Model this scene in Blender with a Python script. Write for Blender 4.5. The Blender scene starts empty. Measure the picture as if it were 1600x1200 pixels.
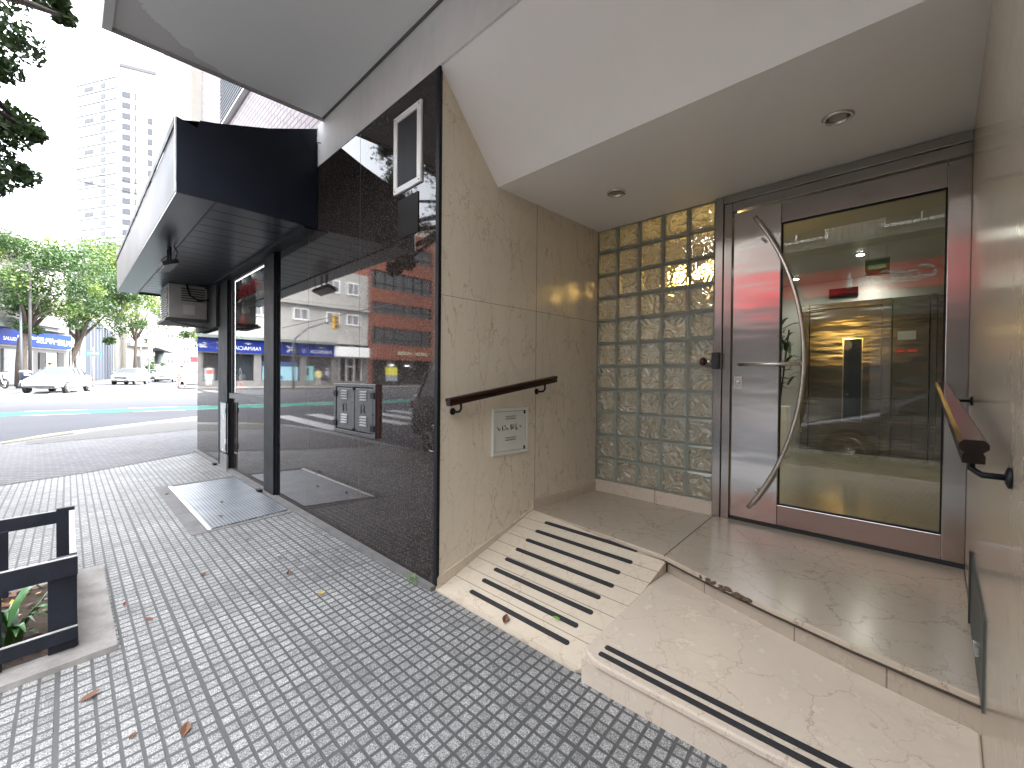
import bpy, bmesh, math, random
import numpy as np
from mathutils import Vector, Matrix
PI = math.pi
random.seed(7)
S = bpy.context.scene
COL = S.collection

# ------------------------------------------------------------------ camera
YAW, PITCH, ROLL, FPX, CAMH = 0.77545, -0.011278, -0.009115, 680.85, 1.3
cy, sy = math.cos(YAW), math.sin(YAW)
fw = Vector((-sy * math.cos(PITCH), cy * math.cos(PITCH), math.sin(PITCH)))
rt = Vector((cy, sy, 0)); dn = -rt.cross(fw)
rt2 = rt * math.cos(ROLL) + dn * math.sin(ROLL)
dn2 = -rt * math.sin(ROLL) + dn * math.cos(ROLL)
cam = bpy.data.cameras.new('camera'); camo = bpy.data.objects.new('camera', cam); COL.objects.link(camo)
mw = Matrix.Identity(4)
for i in range(3):
    mw[i][0] = rt2[i]; mw[i][1] = -dn2[i]; mw[i][2] = -fw[i]
mw[2][3] = CAMH
camo.matrix_world = mw
cam.sensor_fit = 'HORIZONTAL'; cam.sensor_width = 36; cam.lens = FPX / 1600 * 36
cam.clip_start = 0.02; cam.clip_end = 3000
S.camera = camo

# ------------------------------------------------------------------ world, sun, exposure
SUN_EL, SUN_AZ = math.radians(58), math.radians(48)     # azimuth measured from +X towards +Y
w = bpy.data.worlds.new('World'); S.world = w; w.use_nodes = True
wn = w.node_tree
sky = wn.nodes.new('ShaderNodeTexSky'); sky.sky_type = 'NISHITA'; sky.sun_disc = False
sky.sun_elevation = SUN_EL; sky.sun_rotation = PI / 2 - SUN_AZ
sky.air_density = 1.0; sky.dust_density = 4.0; sky.ozone_density = 0.6
bg = wn.nodes['Background']; bg.inputs[1].default_value = 0.15
hs = wn.nodes.new('ShaderNodeHueSaturation'); hs.inputs['Saturation'].default_value = .22      # thin overcast: a paler sky
wn.links.new(sky.outputs[0], hs.inputs['Color']); wn.links.new(hs.outputs[0], bg.inputs[0])
sun = bpy.data.lights.new('sun', 'SUN'); sun.energy = 0.5; sun.angle = math.radians(25); sun.color = (1, .96, .9)
suno = bpy.data.objects.new('sun', sun); COL.objects.link(suno)
sd = Vector((math.cos(SUN_EL) * math.cos(SUN_AZ), math.cos(SUN_EL) * math.sin(SUN_AZ), math.sin(SUN_EL)))
suno.rotation_euler = sd.to_track_quat('Z', 'Y').to_euler()
S.view_settings.view_transform = 'Standard'; S.view_settings.look = 'None'
S.view_settings.gamma = 1; S.view_settings.use_curve_mapping = False
S.view_settings.exposure = 4.15
S.cycles.use_denoising = True
S.cycles.max_bounces = 7; S.cycles.diffuse_bounces = 4; S.cycles.glossy_bounces = 5
S.cycles.transmission_bounces = 5; S.cycles.transparent_max_bounces = 16
S.cycles.sample_clamp_indirect = 6; S.cycles.caustics_refractive = False; S.cycles.caustics_reflective = False

# ------------------------------------------------------------------ helpers
class NT:
    def __init__(s, name):
        s.m = bpy.data.materials.new(name); s.m.use_nodes = True
        s.t = s.m.node_tree; s.t.nodes.clear()
        s.out = s.n('ShaderNodeOutputMaterial')
    def n(s, typ, ins=None, **kw):
        nd = s.t.nodes.new(typ)
        for k, v in kw.items(): setattr(nd, k, v)
        for k, v in (ins or {}).items():
            i = nd.inputs[k]
            if isinstance(v, bpy.types.NodeSocket): s.t.links.new(v, i)
            else: i.default_value = v
        return nd
    def math(s, op, a, b=0.0, c=0.0):
        return s.n('ShaderNodeMath', {0: a, 1: b, 2: c}, operation=op).outputs[0]
    def mix(s, f, a, b, bt='MIX'):
        nd = s.n('ShaderNodeMix', {0: f, 6: a, 7: b}, data_type='RGBA', blend_type=bt)
        return nd.outputs[2]
    def pos(s): return s.n('ShaderNodeNewGeometry').outputs['Position']
    def obj(s): return s.n('ShaderNodeTexCoord').outputs['Object']
    def sep(s, v): return s.n('ShaderNodeSeparateXYZ', {0: v}).outputs
    def comb(s, x, y, z): return s.n('ShaderNodeCombineXYZ', {0: x, 1: y, 2: z}).outputs[0]
    def noise(s, vec, scale, detail=3, rough=.5, dist=0):
        return s.n('ShaderNodeTexNoise', {'Vector': vec, 'Scale': scale, 'Detail': detail, 'Roughness': rough, 'Distortion': dist}).outputs
    def ramp(s, f, stops):
        nd = s.n('ShaderNodeValToRGB', {0: f}); cr = nd.color_ramp
        while len(cr.elements) < len(stops): cr.elements.new(.5)
        for e, (p, c) in zip(cr.elements, stops):
            e.position = p; e.color = (*c, 1) if len(c) == 3 else c
        return nd.outputs[0]
    def lin(s, v, scale):    # vector scale
        return s.n('ShaderNodeVectorMath', {0: v, 1: scale}, operation='MULTIPLY').outputs[0]
    def bump(s, h, strength=.5, dist=.01):
        return s.n('ShaderNodeBump', {'Height': h, 'Strength': strength, 'Distance': dist}).outputs[0]
    def pbr(s, **k):
        names = {'base': 'Base Color', 'rough': 'Roughness', 'metal': 'Metallic', 'ior': 'IOR', 'nrm': 'Normal', 'coat': 'Coat Weight', 'coatr': 'Coat Roughness', 'emis': 'Emission Color', 'emst': 'Emission Strength', 'aniso': 'Anisotropic', 'tan': 'Tangent', 'trans': 'Transmission Weight', 'alpha': 'Alpha', 'spec': 'Specular IOR Level', 'subs': 'Subsurface Weight'}
        ins = {}
        for a, b in k.items():
            if isinstance(b, tuple) and len(b) == 3 and a in ('base', 'emis'): b = (*b, 1)
            ins[names[a]] = b
        p = s.n('ShaderNodeBsdfPrincipled', ins)
        s.t.links.new(p.outputs[0], s.out.inputs[0]); return p
    def surf(s, sh): s.t.links.new(sh, s.out.inputs[0]); return s.m

def simple(name, base, rough=.5, metal=0, var=.12, scale=6, bump=0.0, bscale=60, **k):
    """plain painted / plastic / metal surface with slight mottling"""
    t = NT(name); p = t.obj()
    n = t.noise(p, scale, 4)[0]
    c = t.mix(n, (*[x * (1 - var) for x in base], 1), (*[min(1, x * (1 + var)) for x in base], 1))
    r = t.math('MULTIPLY_ADD', n, .2, rough - .1)
    kw = dict(base=c, rough=r, metal=metal, **k)
    if bump: kw['nrm'] = t.bump(t.noise(p, bscale, 3)[0], bump, .005)
    t.pbr(**kw); return t.m

def emit(name, col, st):
    t = NT(name); t.pbr(base=(*[min(1, c) * .15 for c in col],), emis=col, emst=st, rough=.4); return t.m

def BM(): return bmesh.new()
def box(bm, x0, x1, y0, y1, z0, z1, M=None):
    vs = [Vector((x, y, z)) for x in (x0, x1) for y in (y0, y1) for z in (z0, z1)]
    if M is not None: vs = [M @ v for v in vs]
    v = [bm.verts.new(p) for p in vs]
    for f in ((0, 1, 3, 2), (4, 6, 7, 5), (0, 4, 5, 1), (2, 3, 7, 6), (0, 2, 6, 4), (1, 5, 7, 3)): bm.faces.new([v[i] for i in f])
    return bm
def poly(bm, pts, M=None):
    v = [bm.verts.new(Vector(p) if M is None else M @ Vector(p)) for p in pts]; return bm.faces.new(v)
def prism(bm, pts, z0, z1):
    """extrude an xy outline between z0 and z1 (z may be callables of x,y)"""
    f0 = (lambda x, y: z0) if not callable(z0) else z0
    f1 = (lambda x, y: z1) if not callable(z1) else z1
    a = [bm.verts.new((x, y, f0(x, y))) for x, y in pts]; b = [bm.verts.new((x, y, f1(x, y))) for x, y in pts]
    n = len(pts)
    bm.faces.new(a[::-1]); bm.faces.new(b)
    for i in range(n): bm.faces.new((a[i], a[(i + 1) % n], b[(i + 1) % n], b[i]))
    return bm
def tube(bm, pts, r, seg=8, cap=True):
    """tube through points; r number or list"""
    pts = [Vector(p) for p in pts]; n = len(pts)
    rs = r if isinstance(r, (list, tuple)) else [r] * n
    rings = []; up0 = None
    for i, p in enumerate(pts):
        d = (pts[min(i + 1, n - 1)] - pts[max(i - 1, 0)])
        d.normalize()
        if up0 is None:
            up0 = Vector((0, 0, 1)) if abs(d.z) < .9 else Vector((1, 0, 0))
        a = (up0 - d * up0.dot(d)).normalized(); up0 = a; b = d.cross(a)
        rings.append([bm.verts.new(p + (a * math.cos(t) + b * math.sin(t)) * rs[i]) for t in [2 * PI * k / seg for k in range(seg)]])
    for i in range(n - 1):
        for k in range(seg):
            bm.faces.new((rings[i][k], rings[i][(k + 1) % seg], rings[i + 1][(k + 1) % seg], rings[i + 1][k]))
    if cap: bm.faces.new(rings[0][::-1]); bm.faces.new(rings[-1])
    return bm
def lathe(bm, prof, c, axis='z', seg=24):
    """revolve (r,h) profile about axis through c"""
    rings = []
    for r, h in prof:
        ring = []
        for k in range(seg):
            t = 2 * PI * k / seg; a, b = r * math.cos(t), r * math.sin(t)
            v = {'z': (a, b, h), 'y': (a, h, b), 'x': (h, a, b)}[axis]
            ring.append(bm.verts.new((c[0] + v[0], c[1] + v[1], c[2] + v[2])))
        rings.append(ring)
    for i in range(len(rings) - 1):
        for k in range(seg): bm.faces.new((rings[i][k], rings[i][(k + 1) % seg], rings[i + 1][(k + 1) % seg], rings[i + 1][k]))
    bm.faces.new(rings[0][::-1]); bm.faces.new(rings[-1]); return bm

def tag(o, label=None, cat=None, group=None, kind=None):
    if label: o['label'] = label
    if cat: o['category'] = cat
    if group: o['group'] = group
    if kind: o['kind'] = kind
    return o
def obj(name, bm, mat, parent=None, label=None, cat=None, group=None, kind=None, bevel=0, smooth=False, recalc=True, solid=0, keep=False):
    if isinstance(bm, bmesh.types.BMesh):
        if recalc: bmesh.ops.recalc_face_normals(bm, faces=bm.faces)
        me = bpy.data.meshes.new(name); bm.to_mesh(me); bm.free()
    else: me = bm
    o = bpy.data.objects.new(name, me); COL.objects.link(o)
    for m in (mat if isinstance(mat, (list, tuple)) else [mat]): me.materials.append(m)
    if smooth:
        me.shade_smooth() if hasattr(me, 'shade_smooth') else None
    if parent is None and kind is None and not keep:
        n = len(me.vertices); co = np.empty(n * 3, 'f'); me.vertices.foreach_get('co', co); co = co.reshape(-1, 3)
        c = (co.min(0) + co.max(0)) / 2; c[2] = co[:, 2].min()
        co -= c; me.vertices.foreach_set('co', co.ravel()); me.update(); o.location = c.tolist()
    if parent is not None:
        o.parent = parent; o.matrix_parent_inverse = Matrix.Translation(-parent.location)
    if bevel:
        b = o.modifiers.new('bevel', 'BEVEL'); b.width = bevel; b.segments = 2; b.limit_method = 'ANGLE'
    tag(o, label, cat, group, kind)
    return o
def thing(name, label, cat, loc=(0, 0, 0), group=None):
    o = bpy.data.objects.new(name, None); COL.objects.link(o); o.location = loc; o.empty_display_size = .2
    return tag(o, label, cat, group)
def place(o, loc, rz=0, sc=1):
    o.location = loc; o.rotation_euler = (0, 0, rz); o.scale = (sc, sc, sc)
def copy_tree(o, parent=None):
    c = o.copy(); COL.objects.link(c)
    if parent: c.parent = parent
    for ch in [x for x in bpy.data.objects if x.parent == o]: copy_tree(ch, c)
    return c
def bx(name, mat, parent, x0, x1, y0, y1, z0, z1, **k): return obj(name, box(BM(), x0, x1, y0, y1, z0, z1), mat, parent, **k)
def text(name, s, size, loc, rot, mat, parent, ext=.004, shear=0, sx=1, bold=0):
    cu = bpy.data.curves.new(name, 'FONT'); cu.body = s; cu.size = size; cu.extrude = ext; cu.shear = shear; cu.offset = bold
    cu.align_x = 'CENTER'; cu.align_y = 'CENTER'
    to = bpy.data.objects.new('tmp', cu); COL.objects.link(to)
    dg = bpy.context.evaluated_depsgraph_get(); me = bpy.data.meshes.new_from_object(to.evaluated_get(dg))
    COL.objects.unlink(to); bpy.data.objects.remove(to)
    from mathutils import Euler
    M = Matrix.Translation(loc) @ Euler(rot).to_matrix().to_4x4() @ Matrix.Diagonal((sx, 1, 1, 1))
    me.transform(M); me.materials.clear()
    return obj(name, me, mat, parent)
WESTWALL = (PI / 2, 0, PI / 2)      # lettering on a wall that faces +X
NORTHWALL = (PI / 2, 0, PI)         # lettering on a wall that faces +Y
SOUTHWALL = (PI / 2, 0, 0)          # lettering on a wall that faces -Y

def T(x):      # terrain height of the far pavement level
    xs = [-400, -150, -100, -75, -58, -34, -12, 60]; zs = [2.0, 1.4, 1.15, .85, .55, .4, 0, 0]
    return float(np.interp(x, xs, zs))
R_ = lambda x: T(x) - .12   # road level

# ------------------------------------------------------------------ materials
def m_tiles():
    t = NT('sidewalk_tiles'); P = t.pos(); x, y, z = t.sep(P)
    C_ = .0537
    xs = t.math('ADD', x, t.math('MULTIPLY', y, .11))
    u = t.math('DIVIDE', t.math('ADD', xs, 2.262), C_); v = t.math('DIVIDE', t.math('SUBTRACT', y, .828), C_)
    def edge(a, per, wdt):
        f = t.math('FRACT', t.math('DIVIDE', a, per)); g = t.math('MULTIPLY', t.math('MINIMUM', f, t.math('SUBTRACT', 1.0, f)), per)
        nd = t.n('ShaderNodeMapRange', {0: g, 1: wdt, 2: wdt + .07, 3: 0.0, 4: 1.0}); return nd.outputs[0]
    wob = t.noise(P, 30, 2)[0]
    wd = t.math('MULTIPLY_ADD', wob, .05, .05)
    def edge2(a, per, extra):
        f = t.math('FRACT', t.math('DIVIDE', a, per)); g = t.math('MULTIPLY', t.math('MINIMUM', f, t.math('SUBTRACT', 1.0, f)), per)
        d = t.math('SUBTRACT', g, t.math('ADD', wd, extra))
        return t.n('ShaderNodeMapRange', {0: d, 1: 0.0, 2: .06, 3: 0.0, 4: 1.0}).outputs[0]
    m = t.math('MINIMUM', t.math('MINIMUM', edge2(u, 1.0, .02), edge2(v, 1.0, .0)), t.math('MINIMUM', edge2(u, 8.0, .06), edge2(v, 8.0, .05)))
    cell = t.n('ShaderNodeTexWhiteNoise', {0: t.comb(t.math('FLOOR', u), t.math('FLOOR', v), 0.0)}, noise_dimensions='3D').outputs[0]
    tile = t.n('ShaderNodeTexWhiteNoise', {0: t.comb(t.math('FLOOR', t.math('DIVIDE', u, 8.0)), t.math('FLOOR', t.math('DIVIDE', v, 8.0)), 3.0)}, noise_dimensions='3D').outputs[0]
    sp = t.n('ShaderNodeTexVoronoi', {'Vector': P, 'Scale': 330.0}).outputs['Color']
    spv = t.sep(sp)[0]
    big = t.noise(P, 1.3, 5, .6)[0]; st = t.noise(P, 9, 5, .7)[0]
    stone = t.ramp(spv, [(0, (.10, .10, .095)), (.3, (.245, .243, .235)), (.7, (.35, .348, .336)), (1, (.60, .60, .58))])
    k = t.math('ADD', t.math('MULTIPLY', cell, .26), t.math('MULTIPLY', tile, .16)); k = t.math('ADD', k, t.math('MULTIPLY', big, .7))
    k = t.math('ADD', k, t.math('MULTIPLY', st, .25)); k = t.math('ADD', k, .12)
    stone = t.mix(1.0, stone, t.comb(k, k, k), 'MULTIPLY')
    gro = t.mix(st, (.055, .055, .056, 1), (.125, .125, .124, 1))
    c = t.mix(m, gro, stone)
    # dark splatters and old gum
    gum = t.n('ShaderNodeTexVoronoi', {'Vector': P, 'Scale': 3.1, 'Randomness': 1.0}).outputs[0]
    gm = t.n('ShaderNodeMapRange', {0: gum, 1: .035, 2: .06, 3: .45, 4: 1.0}).outputs[0]
    c = t.mix(1.0, c, t.comb(gm, gm, gm), 'MULTIPLY')
    h = t.math('ADD', m, t.math('MULTIPLY', spv, .08))
    rr = t.math('MULTIPLY_ADD', st, .3, .45)
    t.pbr(base=c, rough=rr, spec=.22, nrm=t.bump(h, .7, .003)); return t.m
def m_asphalt():
    t = NT('asphalt'); P = t.pos(); a = t.noise(P, 120, 3)[0]; b = t.noise(P, .35, 5, .6)[0]
    c = t.ramp(b, [(.3, (.062, .064, .07)), (.7, (.09, .093, .103))]); c = t.mix(.5, c, t.mix(a, (.04, .04, .043, 1), (.125, .127, .137, 1)))
    t.pbr(base=c, rough=1.0, spec=.08, nrm=t.bump(a, .4, .004)); return t.m
def m_farpave():
    t = NT('far_pavement_slabs'); P = t.pos()
    br = t.n('ShaderNodeTexBrick', {'Vector': P, 'Color1': (.20, .195, .19, 1), 'Color2': (.16, .157, .155, 1), 'Mortar': (.08, .078, .075, 1), 'Scale': 1.0, 'Brick Width': .4, 'Row Height': .4, 'Mortar Size': .012}, offset=0.0)
    c = t.mix(t.noise(P, 2, 4)[0], br.outputs[0], (.14, .135, .13, 1)); t.pbr(base=c, rough=.9, spec=.1); return t.m
def m_marble(name, c0, c1, vein, rough=.16, joints=None, vs=(5, 5, 1.1), dark=.6, floor=False):
    t = NT(name); P = t.pos(); x, y, z = t.sep(P)
    V = t.lin(P, vs)
    n1 = t.noise(V, 1.1, 6, .6, .4)[0]; n2 = t.noise(P, 14, 5, .65)[0]; n3 = t.noise(P, 90, 2)[0]
    c = t.mix(n1, (*c0, 1), (*c1, 1))
    c = t.mix(t.math('MULTIPLY', n2, .6), c, (*[q * .70 for q in c0], 1))
    c = t.mix(t.math('MULTIPLY', n3, .22), c, (*[q * .6 for q in c0], 1))
    # veins: thin isolines of distorted noise, two scales
    def veinmask(vec, sc, wdt, seed):
        q = t.n('ShaderNodeVectorMath', {0: vec, 1: (seed, seed * .7, seed * 1.3)}, operation='ADD').outputs[0]
        ds = t.noise(q, 3.0, 4, .6)[1]; ds2 = t.noise(q, 14.0, 3, .6)[1]
        q = t.n('ShaderNodeVectorMath', {0: q, 1: t.n('ShaderNodeVectorMath', {0: ds, 3: .45}, operation='SCALE').outputs[0]}, operation='ADD').outputs[0]
        q = t.n('ShaderNodeVectorMath', {0: q, 1: t.n('ShaderNodeVectorMath', {0: ds2, 3: .05}, operation='SCALE').outputs[0]}, operation='ADD').outputs[0]
        d = t.n('ShaderNodeTexVoronoi', {'Vector': q, 'Scale': sc * 1.6}, feature='DISTANCE_TO_EDGE').outputs[0]
        return t.n('ShaderNodeMapRange', {0: d, 1: 0.0, 2: wdt, 3: 1.0, 4: 0.0}).outputs[0]
    gate = t.n('ShaderNodeMapRange', {0: t.noise(P, 2.3, 3)[0], 1: .42, 2: .62, 3: 0.0, 4: 1.0}).outputs[0]
    gate2 = t.n('ShaderNodeMapRange', {0: t.noise(P, 3.7, 3, .5)[0], 1: .38, 2: .6, 3: .35, 4: 1.0}).outputs[0]
    v1 = t.math('MULTIPLY', veinmask(V, .75, .014, 3.0), gate2); v2 = t.math('MULTIPLY', veinmask(t.lin(P, (3, 3, 1.6)), 1.6, .016, 11.0), gate)
    vm = t.math('MULTIPLY', t.math('MAXIMUM', v1, v2), dark)
    c = t.mix(vm, c, (*vein, 1))
    for ax, val, wd in (joints or []):
        co = {'x': x, 'y': y, 'z': z}[ax]
        d = t.math('ABSOLUTE', t.math('SUBTRACT', co, val))
        jm = t.n('ShaderNodeMapRange', {0: d, 1: wd, 2: wd * 1.8, 3: .75, 4: 0.0}).outputs[0]
        c = t.mix(jm, c, (.10, .08, .06, 1))
    r = t.math('MULTIPLY_ADD', n2, .12, rough)
    t.pbr(base=c, rough=r, nrm=t.bump(t.noise(P, 7, 2)[0], .06, .01)); return t.m
def m_granite():
    t = NT('polished_black_granite'); P = t.pos(); x, y, z = t.sep(P)
    v = t.n('ShaderNodeTexVoronoi', {'Vector': P, 'Scale': 210.0}).outputs['Color']; s = t.sep(v)[0]
    n = t.noise(P, 70, 3, .7)[0]
    c = t.ramp(s, [(0, (.005, .004, .004)), (.6, (.014, .011, .010)), (.85, (.035, .026, .023)), (1, (.10, .08, .07))])
    c = t.mix(t.math('MULTIPLY', n, .2), c, (.03, .022, .02, 1))
    jm = None
    for co, val in ((z, 1.815), (x, -4.22), (x, -3.2), (x, -6.2), (x, -8.45)):
        d = t.math('ABSOLUTE', t.math('SUBTRACT', co, val))
        m = t.n('ShaderNodeMapRange', {0: d, 1: .0018, 2: .003, 3: 1.0, 4: 0.0}).outputs[0]
        jm = m if jm is None else t.math('MAXIMUM', jm, m)
    dirt = t.n('ShaderNodeMapRange', {0: t.noise(t.lin(P, (6, 6, .8)), 2, 5, .7)[0], 1: .4, 2: .75, 3: 0.0, 4: 1.0}).outputs[0]
    c = t.mix(jm, c, (.002, .002, .002, 1))
    c = t.mix(t.math('MULTIPLY', dirt, .12), c, (.12, .11, .10, 1))
    r = t.math('ADD', t.math('MULTIPLY', dirt, .05), t.math('MULTIPLY_ADD', jm, .6, .02))
    t.pbr(base=c, rough=r, ior=1.48, nrm=t.bump(t.noise(P, 1.7, 2)[0], .02, .02)); return t.m
def m_steel(name, base=(.63, .61, .59), rough=.17, wav=.07, an=.6, tan=(0, 0, 1)):
    t = NT(name); P = t.pos()
    br = t.noise(t.lin(P, (4, 4, 500)), 1, 3)[0]
    n = t.noise(P, 2.2, 3)[0]
    c = t.mix(br, (*[b * .9 for b in base], 1), (*base, 1))
    wv = t.noise(t.lin(P, (1.0, 1.0, 4.5)), 1.4, 2)[0]
    t.pbr(base=c, metal=1, rough=t.math('MULTIPLY_ADD', n, .1, rough - .05), aniso=an, tan=tan, nrm=t.bump(wv, wav, .05)); return t.m
def m_glass(name, tint=(.82, .88, .82), ior=1.5, wav=0, rough=0.0, refl=1.0):
    t = NT(name); ins = {}
    if wav: ins['Normal'] = t.bump(t.noise(t.pos(), 1.3, 2)[0], wav, .05)
    bf = t.n('ShaderNodeNewGeometry').outputs['Backfacing']; io = t.math('ADD', ior, t.math('MULTIPLY', bf, 1 / ior - ior))
    fr = t.n('ShaderNodeFresnel', {'IOR': io}).outputs[0]; fr = t.math('MULTIPLY', fr, refl)
    a = t.n('ShaderNodeBsdfTransparent', {0: (*tint, 1)}); g = t.n('ShaderNodeBsdfGlossy', {'Roughness': rough, **ins})
    mx = t.n('ShaderNodeMixShader', {0: t.math('MINIMUM', fr, 1.0), 1: a.outputs[0], 2: g.outputs[0]}); return t.surf(mx.outputs[0])
def m_glassblock():
    t = NT('wavy_glass_block'); P = t.pos()
    wv = t.noise(t.lin(P, (1, 1, 1)), 9, 1.5, .4, 2.6)
    b = t.bump(wv[0], 1.0, .05)
    fr = t.n('ShaderNodeFresnel', {'IOR': 1.5, 'Normal': b}).outputs[0]
    rf = t.n('ShaderNodeBsdfRefraction', {'Color': (.87, .88, .80, 1), 'Roughness': .10, 'IOR': 1.25, 'Normal': b}).outputs[0]
    tr = t.n('ShaderNodeBsdfTranslucent', {'Color': (.48, .475, .41, 1), 'Normal': b}).outputs[0]
    df = t.n('ShaderNodeBsdfDiffuse', {'Color': (.46, .445, .38, 1), 'Normal': b}).outputs[0]
    gl = t.n('ShaderNodeBsdfGlossy', {'Roughness': .06, 'Normal': b}).outputs[0]
    m0 = t.n('ShaderNodeMixShader', {0: .65, 1: tr, 2: df}).outputs[0]
    m1 = t.n('ShaderNodeMixShader', {0: .5, 1: rf, 2: m0}).outputs[0]
    m2 = t.n('ShaderNodeMixShader', {0: t.math('MINIMUM', t.math('MULTIPLY', fr, 2.0), 1.0), 1: m1, 2: gl}).outputs[0]
    return t.surf(m2)
def m_plaster(name, base, stain=.3, rough=.75, bump=.12):
    t = NT(name); P = t.pos(); a = t.noise(P, 1.1, 6, .65)[0]; b = t.noise(P, 40, 4, .6)[0]; e = t.noise(t.lin(P, (3, 3, .6)), 1.5, 5, .7)[0]
    k = t.n('ShaderNodeMapRange', {0: a, 1: .35, 2: .7, 3: 1 - stain, 4: 1.0}).outputs[0]
    k2 = t.n('ShaderNodeMapRange', {0: e, 1: .3, 2: .7, 3: 1 - stain * .5, 4: 1.0}).outputs[0]
    k = t.math('MULTIPLY', k, k2)
    c = t.mix(1.0, (*base, 1), t.comb(k, k, k), 'MULTIPLY')
    t.pbr(base=c, rough=rough, nrm=t.bump(b, bump, .004)); return t.m
def m_soffit():
    """painted concrete with a large damp stain that has its own edge near the outer corner"""
    t = NT('stained_soffit_paint'); P = t.pos(); x, y, z = t.sep(P)
    n = t.noise(P, 2.2, 6, .6)[0]; f = t.noise(P, 60, 4)[0]; big = t.noise(P, .8, 4)[0]
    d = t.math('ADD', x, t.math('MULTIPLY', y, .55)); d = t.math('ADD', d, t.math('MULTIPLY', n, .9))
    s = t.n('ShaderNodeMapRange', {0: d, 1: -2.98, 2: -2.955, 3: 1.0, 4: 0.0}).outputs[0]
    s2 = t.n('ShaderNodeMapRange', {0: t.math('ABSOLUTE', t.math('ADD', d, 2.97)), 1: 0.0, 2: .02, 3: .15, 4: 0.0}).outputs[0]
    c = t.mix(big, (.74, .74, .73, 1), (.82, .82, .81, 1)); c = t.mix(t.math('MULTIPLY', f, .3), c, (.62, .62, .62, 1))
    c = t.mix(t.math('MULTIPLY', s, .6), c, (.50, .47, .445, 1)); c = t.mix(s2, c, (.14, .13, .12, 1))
    t.pbr(base=c, rough=.8, nrm=t.bump(f, .15, .003)); return t.m
def m_brick(name, c1, c2, mortar, bw=.22, rh=.075, ms=.012, axis='xz', bump=.5):
    t = NT(name); P = t.pos(); x, y, z = t.sep(P)
    v = t.comb(x if axis[0] == 'x' else y, z, 0.0)
    br = t.n('ShaderNodeTexBrick', {'Vector': v, 'Color1': (*c1, 1), 'Color2': (*c2, 1), 'Mortar': (*mortar, 1), 'Scale': 1.0, 'Brick Width': bw, 'Row Height': rh, 'Mortar Size': ms})
    c = t.mix(t.math('MULTIPLY', t.noise(P, 3, 5)[0], .5), br.outputs[0], (*[q * .6 for q in c1], 1))
    t.pbr(base=c, rough=.8, nrm=t.bump(t.math('SUBTRACT', 1.0, br.outputs[1]), bump, .01)); return t.m
def m_leaf(name, a, b, trans=.25):
    t = NT(name); P = t.pos(); n = t.noise(P, 1.6, 3)[0]; n2 = t.noise(P, 25, 2)[0]
    f = t.math('ADD', t.math('MULTIPLY', n, .6), t.math('MULTIPLY', n2, .4))
    c = t.ramp(f, [(.35, a), (.65, b)])
    p = t.n('ShaderNodeBsdfPrincipled', {'Base Color': c, 'Roughness': .5}).outputs[0]
    tr = t.n('ShaderNodeBsdfTranslucent', {'Color': c}).outputs[0]
    return t.surf(t.n('ShaderNodeMixShader', {0: trans, 1: p, 2: tr}).outputs[0])
def m_bark(name, a, b):
    t = NT(name); P = t.obj(); n = t.noise(t.lin(P, (6, 6, 1.4)), 3, 5, .7)[0]
    t.pbr(base=t.ramp(n, [(.3, a), (.7, b)]), rough=.9, nrm=t.bump(n, .8, .03)); return t.m
def m_wood(name, a, b, rough=.3):
    t = NT(name); P = t.obj(); n = t.noise(t.lin(P, (25, 2.5, 25)), 1.5, 4, .6)[0]
    t.pbr(base=t.ramp(n, [(.35, a), (.65, b)]), rough=rough, nrm=t.bump(n, .15, .002), coat=.12, coatr=.15, spec=.3); return t.m
def m_carpaint(name, c, rough=.25, metal=0.0):
    t = NT(name); n = t.noise(t.obj(), 3, 3)[0]
    t.pbr(base=t.mix(n, (*[q * .9 for q in c], 1), (*c, 1)), rough=rough, metal=metal, coat=1.0, coatr=.04); return t.m

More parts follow.
